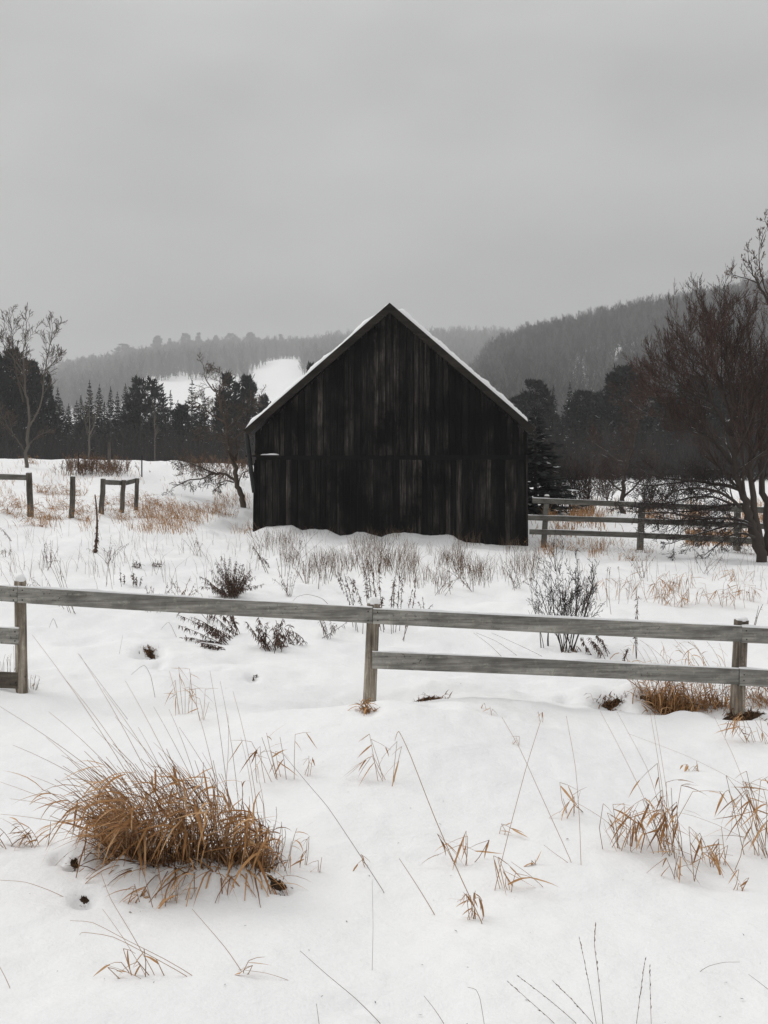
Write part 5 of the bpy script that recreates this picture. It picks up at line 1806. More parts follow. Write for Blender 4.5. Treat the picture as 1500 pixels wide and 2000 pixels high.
# --- foreground tufts on the right and centre
FG = [
    (1222, 1655, 12, .17, .10, .24, (0.05, 0), 3.2, 'bent reed tuft, left part of the right foreground group'),
    (1312, 1668, 20, .13, .12, .36, (-0.16, 0), 3.8, 'tallest bent reed tuft of the right foreground group'),
    (1335, 1718, 6, .10, .06, .14, (0.0, 0), 3.0, 'short curled reed tuft in front of the right foreground group'),
    (1398, 1690, 7, .10, .08, .16, (0.0, 0), 2.6, 'reed tuft between the tall one and the right frame edge'),
    (1425, 1740, 3, .05, .05, .10, (0.15, 0), 2.4, 'tiny bent reed in front of the right edge tuft'),
    (1490, 1670, 18, .17, .14, .40, (-0.30, 0), 3.4, 'leaning reed tuft at the right frame edge in the foreground'),
    (920, 1795, 5, .08, .05, .10, (0.0, 0), 3.2, 'tiny reed tuft at the foot of the long crossing stem'),
    (905, 1690, 6, .12, .08, .18, (0.0, 0), 2.4, 'thin upright reed tuft in the centre foreground'),
    (985, 1630, 2, .04, .04, .05, (0.0, 0), 2.5, 'tiny curled reed head right of the centre tuft'),
    (1000, 1735, 4, .10, .06, .14, (0.0, 0), 1.4, 'two bent reeds right of the centre foreground tuft'),
    (1055, 1690, 2, .05, .05, .05, (-0.2, 0), 2.4, 'small broken reed left of the crossing stems foot'),
    (1120, 1590, 4, .08, .06, .15, (-0.1, 0), 2.6, 'hooked reed head beside the upright stem in the right foreground'),
    (755, 1525, 6, .10, .06, .27, (-0.15, 0), 2.6, 'slim drooping reed tuft below the middle fence post'),
    (540, 1520, 9, .20, .10, .26, (-0.10, 0), 2.6, 'wispy reed tuft right of the large clump tips'),
    (355, 1395, 6, .14, .10, .32, (-0.3, 0), 2.8, 'drooping reed tuft left of centre below the fence'),
    (395, 1405, 4, .06, .05, .22, (0.0, 0), 2.8, 'upright reed head above the large clump'),
    (590, 1515, 3, .07, .05, .12, (0.0, 0), 1.4, 'few stubby reeds right of the wispy tuft'),
    (1017, 1455, 2, .05, .05, .08, (-.2, 0), 2.6, 'small curled reed head in the snow below the lower rail'),
    (1360, 1505, 3, .08, .05, .09, (-.5, 0), 2.6, 'bent reed lying in the snow above the right tufts'),
    (1480, 1450, 10, .22, .12, .22, (-0.5, 0), 3.2, 'drooping reed tuft at the right edge below the fence'),
    (960, 1395, 3, .10, .08, .10, (-.3, 0), 2.2, 'small bent reed below the lower rail'),
    (1055, 1408, 2, .06, .05, .11, (0, 0), 1.8, 'pair of bent reeds in the snow below the lower rail'),
    (585, 1690, 3, .08, .06, .12, (0.1, 0), 1.6, 'little bent reeds just right of the large clump'),
    (625, 1700, 2, .05, .05, .07, (0, 0), 1.2, 'two tiny reeds in the snow right of the large clump'),
    (720, 1690, 2, .07, .05, .06, (-.3, 0), 1.2, 'tiny reed crook where the diagonal stem leans'),
    (290, 1905, 6, .16, .06, .10, (-0.3, 0), 1.5, 'low bent reeds near the bottom left'),
    (460, 1900, 2, .06, .05, .06, (0.2, 0), 1.5, 'bent reed at the bottom left of centre'),
]
for k, (px, py, n_, w_, dp_, h_, ln_, nl_, lab) in enumerate(FG):
    reeds('grass_tuft', lab, g1(px, py), n_, w_ * 1.2, dp_, h_, ln_, nl_, 200 + k, 0.14 if h_ > .12 else .07, 0.011, group='reed tufts in the foreground snow')

# --- single long stems (foot first)
ST = [
    ('long stem with a hooked tip slanting down right across the centre foreground', [(943, 1805), (905, 1725), (850, 1600), (800, 1470), (778, 1424), (771, 1446)], .0026, .35),
    ('long stem crossing another in the centre, leaning left', [(1117, 1685), (1060, 1560), (1015, 1460), (980, 1400)], .0020, .3),
    ('long stem crossing another in the centre, leaning right', [(966, 1740), (990, 1640), (1030, 1490), (1057, 1405)], .0021, .3),
    ('upright stem right of the crossing pair', [(1135, 1690), (1132, 1600), (1125, 1500), (1106, 1398)], .0018, .3),
    ('stem leaning left out of the right foreground group, outer one', [(1300, 1655), (1250, 1540), (1205, 1450), (1172, 1388)], .0017, .4),
    ('stem leaning left out of the right foreground group, inner one', [(1305, 1650), (1290, 1580), (1265, 1500), (1205, 1390)], .0016, .4),
    ('tall straight stem of the right foreground group, left of two', [(1308, 1650), (1298, 1570), (1285, 1480), (1270, 1392)], .0018, .4),
    ('tall straight stem of the right foreground group, right of two', [(1312, 1645), (1306, 1570), (1292, 1480), (1277, 1392)], .0016, .4),
    ('stem leaning left over the tuft at the right edge', [(1490, 1620), (1460, 1545), (1430, 1470), (1395, 1400)], .0016, .4),
    ('flat stem reaching left from the right edge tuft', [(1495, 1560), (1430, 1520), (1340, 1475), (1225, 1432)], .0012, .5),
    ('low flat stem reaching left from the right edge tuft', [(1460, 1640), (1400, 1610), (1330, 1585), (1255, 1598)], .0012, .3),
    ('thin stem slanting from the right group to the hooked reed head', [(1225, 1640), (1180, 1600), (1140, 1575), (1108, 1560)], .0014, .2),
    ('thin diagonal stem right of the large clump', [(752, 1745), (690, 1650), (640, 1575), (605, 1535), (555, 1475)], .0018, .4),
    ('short thin vertical stem low in the centre', [(727, 1895), (729, 1810), (727, 1720)], .0011, .05),
    ('thin stem slanting across the bottom centre', [(745, 2000), (695, 1950), (640, 1905), (586, 1857)], .0014, .15),
    ('stub of stem at the bottom edge left of centre', [(624, 2004), (618, 1960)], .0014, .03),
    ('short stem at the bottom edge right of centre', [(868, 2000), (848, 1970), (828, 1945)], .0013, .08),
    ('crooked stem with bent top at the bottom centre', [(946, 2000), (938, 1950), (930, 1932), (913, 1928)], .0012, .08),
    ('seeded stem at the bottom right, tallest of its pair', [(1178, 2000), (1168, 1900), (1160, 1840), (1164, 1805)], .0014, .12),
    ('seeded stem at the bottom right, left of the tallest', [(1165, 2000), (1150, 1920), (1140, 1870), (1132, 1835)], .0012, .12),
    ('thin seeded stem near the bottom right, left of two', [(1243, 2000), (1252, 1930), (1260, 1875)], .0012, .1),
    ('thin seeded stem near the bottom right, right of two', [(1272, 2000), (1270, 1940), (1269, 1890)], .0010, .1),
    ('leaning seeded stem at the bottom, upper of two', [(1128, 2000), (1070, 1950), (1010, 1905)], .0013, .1),
    ('leaning seeded stem at the bottom, lower of two', [(1085, 2000), (1040, 1960), (995, 1920)], .0012, .1),
    ('leaning seeded stem at the bottom beside the tall pair', [(1160, 2000), (1120, 1955), (1082, 1918)], .0013, .1),
    ('thin arched stem lying on the snow at the lower right', [(1366, 1898), (1385, 1886), (1415, 1879), (1445, 1879)], .0010, .02),
    ('thin stem entering from the right edge near the bottom', [(1510, 1940), (1485, 1920), (1462, 1903)], .0012, .02),
    ('bent stem at the left edge near the bottom', [(20, 1930), (10, 1908), (-4, 1882)], .0015, .03),
    ('long stem fanning down right below the large clump, longest', [(473, 1898), (440, 1850), (375, 1775)], .0017, .12),
    ('long stem at the bottom left fanning up left, upper', [(378, 1906), (320, 1872), (245, 1835), (180, 1800), (137, 1798)], .0014, .12),
    ('long stem at the bottom left fanning up left, lower', [(368, 1908), (300, 1870), (220, 1828), (160, 1820), (155, 1826)], .0015, .1),
    ('straight stem at the bottom left rising to the large clump', [(303, 1905), (255, 1820), (215, 1755), (197, 1705)], .0015, .15),
    ('thin straight stem at the bottom left beside the rising one', [(285, 1905), (240, 1830), (200, 1775)], .0012, .12),
    ('short stem lying on the snow at the bottom left', [(278, 1912), (240, 1895), (206, 1884)], .0011, .01),
    ('thin stem lying on the snow right of the bent reed', [(566, 1915), (520, 1900), (465, 1893)], .0011, .01),
    ('flat stem reaching left across the snow below the large clump', [(230, 1790), (160, 1800), (100, 1810), (18, 1822)], .0015, .02),
    ('flat stem swinging left below the large clump', [(350, 1750), (260, 1790), (170, 1840), (105, 1862)], .0016, .02),
    ('dead reed lying left of the large clump near the frame edge', [(140, 1760), (100, 1740), (50, 1722), (0, 1719)], .0016, .02),
    ('short bent reed crossing the snow in the centre foreground', [(850, 1787), (815, 1730), (780, 1677)], .0024, .1),
    ('short stem pointing down right beside the two bent reeds', [(1062, 1733), (1030, 1705), (998, 1683)], .0018, .05),
    ('short stem at the foot of the crossing pair', [(1110, 1685), (1085, 1668), (1062, 1650)], .0015, .05),
    ('fine stem in the snow left of the big hollow behind the fence', [(233, 1277), (237, 1255), (240, 1240)], .0018, .05),
    ('bent stem left of centre between fence and hollow', [(303, 1362), (295, 1320), (282, 1296), (256, 1318)], .0025, .05),
    ('thin stem slanting down to the snow left of the clump tips', [(250, 1405), (215, 1360), (170, 1300), (152, 1276)], .0017, .2),
    ('thin arched stem with a dark drooping head above the upper rail', [(655, 1196), (630, 1168), (600, 1160), (580, 1165), (572, 1174)], .0045, .3),
    ('bent reed forming a peak left of the fence post in the snow', [(112, 1226), (104, 1205), (96, 1226)], .0035, .02),
    ('fine bent reed forming a peak behind the fence left of centre', [(345, 1245), (330, 1212), (315, 1228)], .0030, .05),
    ('thin pale stem slanting to the lower rail right of the middle post', [(980, 1282), (955, 1258), (925, 1236)], .003, .2),
    ('second thin stem slanting to the lower rail right of the middle post', [(1010, 1280), (970, 1252), (930, 1236)], .003, .2),
    ('thin stem slanting down behind the lower rail by the bare shrub', [(1060, 1282), (1010, 1258), (960, 1236)], .003, .2),
]
for k, (lab, pix, r_, dd_) in enumerate(ST):
    stem(lab, pix, r_, STEM if k < 12 or 27 <= k <= 40 else GREYSTEM, dd_, seed=k, beads=14 if 'seeded' in lab else 0, group='single dry stems')

# --- along the near fence
tuft('grass_clump', 'dense brown grass clump under the lower rail beside the right post', g1(1310, 1385), 60, .55, .22, .36, (-.12, 0), 3.0, .22, .011, 2.0, 300, basal=420, mat_r=(.25, .08))
tuft('grass_clump', 'thinner brown grass between the dense clump and the right post', g1(1395, 1380), 40, .40, .2, .33, (-.05, 0), 2.2, .18, .010, 2.2, 301, basal=130)
tuft('grass_clump', 'matted brown thatch in a hollow right of the right fence post', g1(1450, 1400), 6, .34, .18, .10, (0.4, 0), 2, .10, .010, 1.6, 302, (STEM, THATCH), basal=460, mat_r=(.20, .06))
tuft('grass_clump', 'brown grass behind the right fence post at the frame edge', g1(1490, 1372), 28, .30, .2, .22, (-.2, 0), 2.6, .18, .009, 2.0, 303, basal=80)
tuft('grass_clump', 'small tuft of brown grass wrapped round the foot of the middle post', g1(718, 1389), 8, .13, .05, .10, (-.2, 0), 2.4, .12, .012, 1.8, 304, basal=60)
tuft('grass_clump', 'dark thatch showing in the round hollow below the lower rail', g1(838, 1366), 4, .26, .10, .09, (0.5, 0), 2, .1, .010, 1, 305, (STEM, THATCH), basal=300, mat_r=(.10, .035))
tuft('grass_clump', 'dark thatch in the snow hollow left of the dense clump', g1(1195, 1376), 6, .26, .12, .10, (0.4, 0), 2, .08, .010, 1, 306, (STEM, THATCH), basal=320, mat_r=(.10, .035))
tuft('grass_clump', 'dark grass in the deep round hole behind the fence on the left', g1(292, 1276), 0, .17, .2, .085, (0.4, 0), 0, .1, .010, 1, 307, (STEM, THATCH), basal=260, mat_r=(.06, .04))
tuft('grass_clump', 'drooping reed stems behind the rails left of the right post', g1(1385, 1345), 16, .55, .3, .52, (-.45, 0), 1.6, .22, .010, 1.8, 308)
tuft('grass_clump', 'reeds with long bent blades behind the lower rail', g1(1290, 1335), 9, .35, .3, .45, (-.4, 0), 1.6, .2, .010, 2.0, 309)
tuft('grass_clump', 'thin grass beside the foot of the left fence post', g1(62, 1345), 8, .14, .1, .14, (0.05, 0), 1.2, .07, .005, 1.8, 310, (GREYSTEM, STEM))
tuft('grass_clump', 'bent grass behind the low left rail', g1(12, 1330), 9, .2, .1, .34, (0.0, 0), .8, .08, .005, 2.2, 311, (GREYSTEM, STEM))


# --- dark dead weeds with hanging leaves
def weed(label, foot, tips, seed, n_leaf=26, leaf=0.05, lw=0.014, r=0.004, mat=WEED, group=None, start=0.25, name='dead_weed', dz=0.25, fill=0):
    rnd = np.random.default_rng(seed)
    base = g1(*foot); d = base[1]
    t = thing(name, label, 'weed', base, group)
    st, lf = MB(), MB()
    tips = list(tips)
    for k in range(fill):
        a_, b_ = tips[rnd.integers(len(tips) - fill if len(tips) > fill and False else max(1, len(tips) - k))], tips[rnd.integers(max(1, len(tips) - k))]
        u = rnd.random()
        e_ = [a_[i] * u + b_[i] * (1 - u) for i in range(4)]
        sh = rnd.uniform(.45, 1.0)
        tips.append((e_[0] + rnd.normal(0, 3), e_[1] + rnd.normal(0, 2), e_[0] + (e_[2] - e_[0]) * sh + rnd.normal(0, 9), e_[1] + (e_[3] - e_[1]) * sh + rnd.normal(0, 7)))
    for (fx, fy, tx, ty) in tips:
        a = g1(fx, fy) - base
        e = P(tx, ty, a[1] + base[1] + rnd.normal(0, dz * 0.5)) - base
        L_ = np.linalg.norm(e - a)
        pts = curve_pts(a - [0, 0, .03], e, np.array([0, 0, 0.06 * L_]) + rnd.normal(0, 0.03 * L_, 3), 8)
        tube(st, pts, np.linspace(r, r * 0.45, 8), 4, cap=False)
        for j in range(int(n_leaf * 1.5 * rnd.uniform(0.7, 1.3))):
            u = start + (1 - start) * rnd.random()
            i = min(int(u * 7), 6); w_ = u * 7 - i
            p = pts[i] * (1 - w_) + pts[i + 1] * w_
            ax = nrm(pts[i + 1] - pts[i])
            d0 = nrm(ax * 0.5 + rnd.normal(0, .7, 3) + np.array([0, 0, -0.5]))
            blade(lf, p, d0, leaf * 1.2 * rnd.uniform(.5, 1.3), lw * 1.15 * rnd.uniform(.5, 1.2), 1.3, rnd, 3)
    link('stems', st.mesh('stems', mat), t)
    tag(link('withered_leaves', lf.mesh('withered_leaves', mat), t), kind='stuff')
    return t


weed('sprawling dark weed lying left under the upper rail', (448, 1262),
     [(448, 1260, 345, 1200), (446, 1256, 372, 1205), (450, 1262, 350, 1245), (450, 1266, 348, 1272), (448, 1270, 362, 1280), (446, 1274, 380, 1300), (462, 1243, 410, 1200), (466, 1240, 432, 1198), (455, 1250, 385, 1215), (470, 1238, 448, 1200)], 1, 34, .055, .013, fill=16)
weed('dark weed with drooping tops right of the sprawling one', (528, 1270),
     [(522, 1272, 480, 1214), (528, 1272, 505, 1205), (535, 1276, 552, 1208), (537, 1270, 540, 1215), (523, 1262, 500, 1222), (595, 1260, 555, 1226), (600, 1258, 570, 1232), (585, 1264, 545, 1236)], 2, 28, .055, .013, fill=12)
weed('dense rounded dead weed above the upper rail on the left', (452, 1165),
     [(452, 1165, 420, 1092), (450, 1165, 432, 1085), (456, 1165, 448, 1088), (456, 1164, 470, 1100), (460, 1164, 490, 1112), (452, 1165, 410, 1112), (448, 1165, 400, 1128), (462, 1160, 500, 1125), (470, 1150, 515, 1140), (454, 1166, 440, 1100), (458, 1166, 462, 1095), (450, 1165, 390, 1125), (460, 1168, 478, 1108)], 3, 34, .05, .010, .0032, start=.2, fill=55)
weed('leaning weed spire right of the rounded weed', (523, 1118), [(525, 1120, 492, 1065), (520, 1118, 500, 1075), (528, 1110, 512, 1088)], 4, 30, .06, .015, .006)
weed('two small dark budded weeds left of the rounded weed', (255, 1145), [(238, 1146, 236, 1118), (242, 1142, 243, 1124), (262, 1146, 261, 1118), (268, 1146, 266, 1126), (272, 1145, 276, 1128), (266, 1147, 257, 1122)], 5, 22, .035, .016)
weed('dark leafy weeds just left of the middle fence post', (690, 1232), [(672, 1160, 655, 1120), (690, 1225, 660, 1115), (700, 1235, 672, 1120), (708, 1238, 680, 1125), (696, 1232, 690, 1130)], 6, 40, .05, .012)
weed('dark leafy weeds directly behind the middle fence post', (735, 1225), [(718, 1190, 708, 1098), (735, 1230, 718, 1092), (745, 1232, 730, 1092), (750, 1235, 740, 1100), (725, 1215, 712, 1105), (742, 1225, 724, 1098), (752, 1230, 747, 1165)], 7, 46, .05, .013)
weed('dark leafy weeds right of the middle fence post', (775, 1235), [(765, 1238, 775, 1115), (772, 1235, 780, 1120), (780, 1232, 785, 1122), (785, 1250, 812, 1130), (768, 1236, 770, 1135), (788, 1252, 806, 1150)], 8, 38, .045, .013)
weed('small dark weed with a few twigs right of the middle post weeds', (830, 1195), [(828, 1196, 825, 1165), (832, 1195, 846, 1180), (826, 1195, 818, 1175)], 9, 8, .04, .012)
weed('tall thin dark weed spires in front of the barn, left group', (640, 1125), [(622, 1150, 632, 1085), (634, 1140, 640, 1090), (642, 1130, 655, 1078), (645, 1135, 655, 1098), (625, 1128, 612, 1078)], 10, 7, .05, .012, .006)
weed('brown stubby weed tuft above the upper rail in the centre left', (597, 1140), [(597, 1140, 585, 1100), (599, 1140, 592, 1095), (600, 1140, 606, 1105), (594, 1138, 572, 1108), (602, 1138, 606, 1092)], 11, 16, .05, .010, .005, RUST)
weed('thin upright stems above the upper rail, left of the stubby tuft', (555, 1128), [(550, 1128, 545, 1068), (556, 1126, 552, 1080), (563, 1126, 563, 1072), (548, 1126, 540, 1090)], 12, 4, .04, .01, .005, GREYSTEM)
weed('leaning weed in front of the barn, right of centre', (925, 1155), [(925, 1156, 888, 1110), (922, 1154, 898, 1106), (924, 1155, 915, 1100)], 13, 26, .06, .014, .005, GREYSTEM)
weed('drooping leafy weeds under the upper rail right of the bare shrub', (1170, 1280), [(1160, 1280, 1135, 1245), (1175, 1285, 1150, 1245), (1195, 1278, 1165, 1240), (1185, 1290, 1158, 1252), (1188, 1282, 1172, 1246)], 14, 34, .05, .012)
weed('upright seed head weed rising past the upper rail right of the shrub', (1243, 1285), [(1243, 1286, 1247, 1165), (1243, 1284, 1244, 1180)], 15, 20, .045, .012, .0045)
weed('short dark leaning weed between the rails', (1220, 1292), [(1217, 1294, 1227, 1265), (1216, 1294, 1224, 1270)], 16, 16, .04, .012)
weed('dark twig with bent top at the right edge above the rail', (1468, 1235), [(1470, 1228, 1482, 1183), (1474, 1226, 1490, 1180)], 17, 2, .05, .012, .006)
weed('seed heads standing right of the bare shrub top', (1195, 1195), [(1194, 1200, 1192, 1108), (1208, 1180, 1207, 1106), (1186, 1185, 1188, 1106)], 18, 6, .03, .012, .0035, GREYSTEM, start=0.85)
weed('dark drooping weed in the left field below the lone post', (310, 1108), [(320, 1108, 298, 1098), (316, 1110, 300, 1106), (325, 1104, 308, 1100)], 19, 18, .10, .018, .006)
weed('little dark weed stub beside the drooping field weed', (268, 1110), [(268, 1111, 266, 1096), (270, 1110, 274, 1098), (266, 1110, 260, 1100)], 20, 14, .08, .014, .006)
weed('few dark crumbs of weed poking through snow below the sprawling weed', (495, 1330), [(492, 1332, 496, 1320), (498, 1326, 502, 1316)], 21, 12, .025, .010, .003)
weed('fine weed stems at the left edge in front of the old post', (12, 1085), [(8, 1088, 4, 1074), (12, 1088, 10, 1070), (16, 1086, 20, 1072)], 22, 10, .06, .01, .005, GREYSTEM)
weed('tall grey grass stems above the left upper rail', (130, 1200), [(140, 1198, 90, 1060), (146, 1198, 102, 1075), (135, 1195, 85, 1085), (128, 1190, 80, 1110), (150, 1200, 118, 1090), (120, 1185, 55, 1140), (112, 1180, 60, 1130)], 23, 7, .06, .007, .0035, GREYSTEM, start=.6)
weed('leaning dark grass at the far left edge of the field', (22, 1058), [(22, 1057, 0, 1030), (24, 1057, 4, 1034)], 24, 6, .08, .01, .006)

MW = [(352, 1180, 'thin brown weed just above the upper rail left of the rounded weed'), (300, 1195, 'small brown weed sprig above the upper rail on the left'), (565, 1165, 'brown weed sprig above the upper rail between the leaning spire and stubby tuft'),
      (860, 1160, 'twiggy brown weed in the mid field right of the middle post'), (905, 1130, 'twiggy brown weed nearer the barn right of the middle post'), (1010, 1150, 'twiggy brown weed left of the low twig cluster'),
      (700, 1110, 'twiggy brown weed before the barn centre'), (760, 1105, 'low brown weed before the barn centre right'), (590, 1085, 'brown weed sprig before the left half of the barn'), (505, 1070, 'brown weed sprig before the left barn corner'),
      (410, 1215, 'tangled brown weed on the left edge of the sprawling one'), (640, 1245, 'brown weed stalks under the upper rail left of the middle post'), (1255, 1130, 'brown weed sprig in the right mid field'), (1380, 1120, 'brown weed sprig below the large tree'),
      (215, 1100, 'thin brown weed right of the mullein stalk'), (385, 1085, 'thin brown weed in the left mid field'), (95, 1110, 'thin brown weed above the left post')]
for k, (px, py, lab) in enumerate(MW):
    rn = np.random.default_rng(900 + k)
    weed(lab, (px, py), [(px + rn.normal(0, 7), py + rn.normal(0, 2), px + rn.normal(-4, 22), py - rn.uniform(22, 58)) for _ in range(9)], 930 + k, 9, .045, .010, .0035, RUST if k % 3 == 0 else WEED, 'scattered dead weeds in the mid field', start=.35)

# mullein stalk
b = g1(185, 1079)
t = thing('mullein_stalk', 'tall dark dead mullein stalk with a knobbly foot in the left field', 'weed', b)
m = MB()
e = P(185.5, 966, b[1]) - b
pts = curve_pts(np.array([0, 0, -.05]), e, np.array([0.05, 0, 0]), 10)
tube(m, pts, np.linspace(.032, .014, 10), 6)
link('stalk', m.mesh('stalk', WEED, True), t)
m = MB(); rnd = np.random.default_rng(4)
for k in range(110):
    u = rnd.random() ** 2.2 * 0.9
    i = min(int(u * 9), 8); w_ = u * 9 - i
    p = pts[i] * (1 - w_) + pts[i + 1] * w_
    a = rnd.uniform(0, 6.28)
    blade(m, p, [math.cos(a), math.sin(a), .2], rnd.uniform(.06, .14) * (1.2 - u), .035, 2.2, rnd, 3)
tag(link('seed_pods', m.mesh('seed_pods', WEED), t), kind='stuff')

# bare shrub behind the fence
PRS = dict(n=[1, 7, 5, 3], seg=[7, 5, 4, 3], wob=[0.07, 0.10, 0.12, .12], up=[0.05, 0.09, 0.07, .05], tip=[0.4, 0.45, 0.6, .7], ang=[(0, 0), (20, 45), (22, 50), (25, 50)], len=[(1, 1), (0.32, 0.55), (0.3, 0.55), (.3, .6)], rmin=0.0022)
PRS['from'] = [0, 0.25, 0.2, .2]
sb = g1(1108, 1272)
shrub('bare_shrub', 'dark leafless shrub behind the rails right of centre', sb, 15, 1.0, 0.55, TWIG, 91, 0.0022, 0.0075, PRS)
shrub('bare_shrub', 'small twiggy sapling left of the dark leafless shrub', g1(1066, 1262), 4, 0.95, 0.14, TWIG, 92, 0.002, 0.006, dict(PRS, n=[1, 4, 2]))
shrub('bare_shrub', 'low twig cluster left of the small sapling', g1(1046, 1215), 5, 0.42, 0.25, TWIG, 93, 0.002, 0.004, dict(PRS, n=[1, 2, 1]))
tuft('grass_clump', 'pale brown leaf litter at the foot of the dark shrub', g1(1118, 1274), 0, .22, .1, .16, (-.5, 0), 0, .1, .012, 1.5, 95, (STEM, RUST), basal=45)
shrub('bare_shrub', 'small bare shrub with curled brown leaves in front of the far fence', g1(1088, 1115), 5, 1.0, 0.3, TWIG, 96, 0.003, 0.008, dict(PRS, n=[1, 5, 3]))

# rusty brush along the crest of the left field
for k, (px, py, w_, h_, lab) in enumerate([
    (153, 926, 1.0, 1.1, 'dark rusty brush clump at the crest, leftmost'), (190, 925, 1.6, 1.0, 'wide low rusty brush at the crest, second from left'),
    (222, 928, 1.4, 1.0, 'rusty brush round the wooden post at the crest'), (425, 936, 2.6, 1.0, 'rusty brush behind the low limbs of the orchard tree'),
    (385, 918, 1.6, 0.9, 'rusty brush at the crest left of the orchard tree'), (455, 915, 1.6, 0.9, 'rusty brush at the crest beside the orchard tree trunk'),
]):
    rnd = np.random.default_rng(400 + k)
    base = g1(px, py)
    br = []
    for q in range(60):
        p0 = np.array([rnd.normal(0, .5) * w_ * .6, rnd.normal(0, .5), -.05])
        grow(p0, nrm([rnd.normal(0, .3), rnd.normal(0, .3), 1]), h_ * .75 * rnd.uniform(.4, 1.1), .010, 0, dict(PRMB, rmin=.005, n=[1, 6, 3]), br, rnd)
    t = thing('brush', lab, 'shrub', base, 'rusty brush on the left field crest')
    tag(link('stems', branches_mesh('stems', br, [RUST], 0, 9, (3, 3, 3)), t), kind='stuff')

# brown tufts in the left field
LT = [(80, 1012, 'dry tuft at the foot of the post with the rail'), (25, 1005, 'dry tuft at the left edge of the field'), (40, 992, 'dry tuft behind the left edge one'), (108, 1015, 'dry tuft left of the lone post'),
      (118, 995, 'dry tuft right behind the railed post'), (70, 1028, 'low flattened tuft with a dark snow lip in front of the railed post'), (160, 1000, 'dry tuft right of the lone post'), (165, 1018, 'low dry tuft below the gap between posts'),
      (215, 985, 'dry grass between the joined posts'), (252, 988, 'dry grass before the last joined post'), (240, 1015, 'dry tuft below the joined posts'), (300, 1012, 'wide dry tuft right of the joined posts'),
      (335, 1000, 'dry grass patch midway to the barn'), (365, 1015, 'dry grass patch below the orchard tree, left part'), (330, 1025, 'flattened dry grass right of the mullein stalk'), (400, 1000, 'dry grass patch below the orchard tree, right part'),
      (440, 1005, 'thin dry grass left of the barn corner'), (305, 985, 'dry tuft behind the wide tuft'), (85, 962, 'dry grass on the slope right of the railed post'), (110, 965, 'upright dry tuft on the slope above the lone post'),
      (145, 968, 'dark dry tuft on the slope behind the lone post'), (62, 905, 'dry grass by the tall bare tree foot'), (505, 1032, 'rusty tuft at the foot of the left barn corner')]
for k, (px, py, lab) in enumerate(LT):
    wide = 1.3 if 'wide' in lab or 'patch' in lab else .8
    small = 0.35 if 'rusty' in lab else 1.0
    tuft('grass_tuft', lab, g1(px, py), int(26 * wide * small), 1.0 * wide * small, .5, .42 * small, (-.35, 0), 3.2, .24, .018, 2.0, 500 + k, group='dry tufts in the left field', basal=int(40 * wide))

# tufts on the right, behind the near fence
RT = [(1305, 1180, 'orange dry reeds behind the fence, left of the right group'), (1330, 1185, 'orange dry reeds behind the fence, middle of the right group'), (1415, 1185, 'orange dry reeds behind the fence near the right post top'),
      (1470, 1175, 'orange dry reeds behind the fence at the right edge'), (1185, 1170, 'drooping dry reeds right of the dark leafless shrub'), (1330, 1150, 'upright dry reeds behind the orange right group'),
      (1275, 1170, 'low dry reeds left of the orange right group'), (1440, 1135, 'dry reeds in the mid field below the large tree')]
for k, (px, py, lab) in enumerate(RT):
    reeds('grass_tuft', lab, g1(px, py), 11, .8, .3, .36, (-.1, 0), 3.6, 600 + k, .24, .016, group='dry reeds behind the near fence', rs=1.7)

# grass at the barn foot and along the far fence
BT = [(1000, 1064, 'reddish dry grass against the barn foot near its right corner'), (955, 1062, 'thin dry grass against the barn foot'), (1075, 1068, 'dry grass at the foot of the first far fence post'), (1115, 1075, 'dry grass in front of the far fence'),
      (1160, 1078, 'thin dry grass in front of the far fence middle'), (1250, 1080, 'rusty tuft at the foot of the second far fence post'), (1455, 1082, 'rusty grass beside the large tree foot'), (1225, 1095, 'pale dry tuft in front of the second far fence post')]
for k, (px, py, lab) in enumerate(BT):
    tuft('grass_tuft', lab, g1(px, py), 24, 1.1, .3, .42, (.15 if k % 2 else -.1, 0), 2.0, .24, .014, 2.0, 700 + k, (STEM, RUST if 'r' == lab[0] else STRAW), group='dry grass by the barn and far fence', basal=30)


# --- uncountable thin grass over the field (one mass)
def field_grass(name, label, areas, mat, seed):
    rnd = np.random.default_rng(seed)
    mb = MB()
    for (x0, y0, x1, y1, n, hmin, hmax, w, lean, clump_) in areas:
        px = rnd.uniform(x0, x1, n); py = y0 + (y1 - y0) * rnd.uniform(0, 1, n)
        if clump_:
            c = fbm(px * 0.03, py * 0.05, 2, seed)
            k = rnd.uniform(0, 1, n) < smooth(-.25, .45, c)
            px, py = px[k], py[k]
        pts = gp(px, py)
        for p in pts:
            h = rnd.uniform(hmin, hmax)
            a = np.array([rnd.normal(lean, .42) * h, rnd.normal(0, .2) * h, h])
            s = np.array([w * .5, 0, 0])
            mid = p + a * .5 + np.array([-a[0] * .25, 0, 0]); tip = p + a * np.array([1, 1, rnd.uniform(.75, 1)])
            p = p - np.array([0, 0, .03])
            mb.add([p - s, p + s, mid + s * .8, mid - s * .8, tip], [(0, 1, 2, 3), (3, 2, 4)])
    return tag(link(name, mb.mesh(name, mat)), label, kind='stuff')


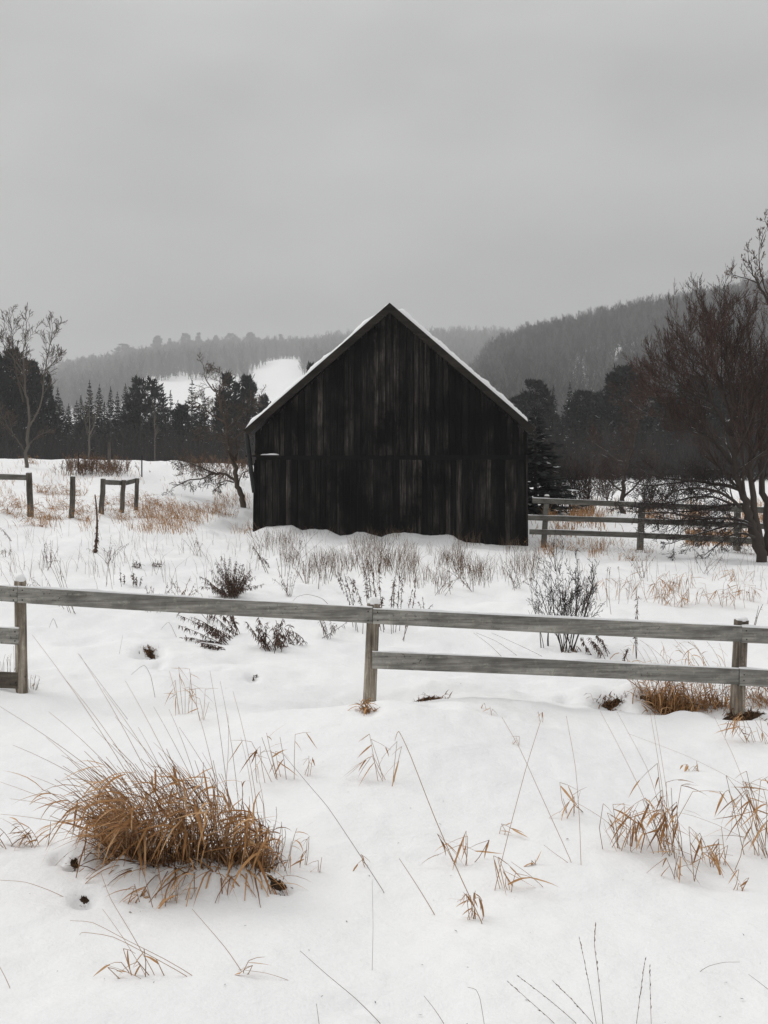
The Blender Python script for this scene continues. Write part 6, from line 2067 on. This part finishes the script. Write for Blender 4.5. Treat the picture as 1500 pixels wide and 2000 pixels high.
field_grass('dead_grass', 'thin grey brown dead grass standing in the snow before the barn',
            [(480, 1052, 1060, 1125, 3600, .2, .6, .0055, .05, True), (540, 1070, 1050, 1145, 700, .2, .6, .005, 0, True), (0, 1040, 480, 1160, 420, .2, .7, .005, -.2, True),
             (1050, 1085, 1500, 1180, 260, .2, .8, .005, -.1, True), (500, 1040, 1030, 1075, 700, .15, .4, .006, 0, True), (780, 1090, 960, 1150, 450, .25, .65, .0055, 0, True)], GREYSTEM, 11)
field_grass('dead_grass', 'sparse tan dead grass over the lumpy left field',
            [(0, 903, 480, 1000, 1500, .12, .36, .011, -.3, True), (270, 965, 490, 1045, 2000, .12, .42, .009, -.4, True), (0, 985, 300, 1040, 900, .12, .4, .009, -.4, True)], STRAW, 12)
field_grass('dead_grass', 'orange dead grass in the pasture behind the far fence',
            [(1065, 985, 1500, 1022, 4200, .2, .75, .017, 0, True), (1340, 1040, 1480, 1068, 900, .2, .45, .018, -.3, False), (1040, 1010, 1250, 1050, 700, .2, .5, .02, 0, True), (1050, 1060, 1220, 1090, 500, .15, .4, .012, 0, True)], STRAW, 13)

mb = MB(); rnd = np.random.default_rng(321)
px = rnd.uniform(-50, 1550, 150); py = 1180 + 850 * rnd.uniform(0, 1, 150)
for p in gp(px, py):
    a = rnd.uniform(0, 6.28)
    ln = rnd.uniform(.005, .014) * (1.6 if rnd.random() < .15 else 1)
    rhomb(mb, p + [0, 0, .004], [math.cos(a), math.sin(a), rnd.uniform(0, .4)], ln, ln * rnd.uniform(.15, .4), rnd)
tag(link('plant_litter', mb.mesh('plant_litter', WEED)), 'tiny dark seeds and leaf bits strewn on the snow', kind='stuff')

# ---------------------------------------------------------------- winter haze
mb = MB()
boxv(mb, (-2700, -2700, -26.0), (2700, 2700, 246))
hz = bpy.data.materials.new('haze')
hz.use_nodes = True
hz.node_tree.nodes.clear()
ho = hz.node_tree.nodes.new('ShaderNodeOutputMaterial')
pv = hz.node_tree.nodes.new('ShaderNodeVolumePrincipled')
pv.inputs['Color'].default_value = (0.97, 0.975, 0.98, 1)
pv.inputs['Density'].default_value = 0.00030
pv.inputs['Density Attribute'].default_value = ''
pv.inputs['Anisotropy'].default_value = 0.0
hz.node_tree.links.new(pv.outputs[0], ho.inputs['Volume'])
tag(link('haze', mb.mesh('haze', hz)), 'thin grey winter haze filling the valley', kind='stuff')
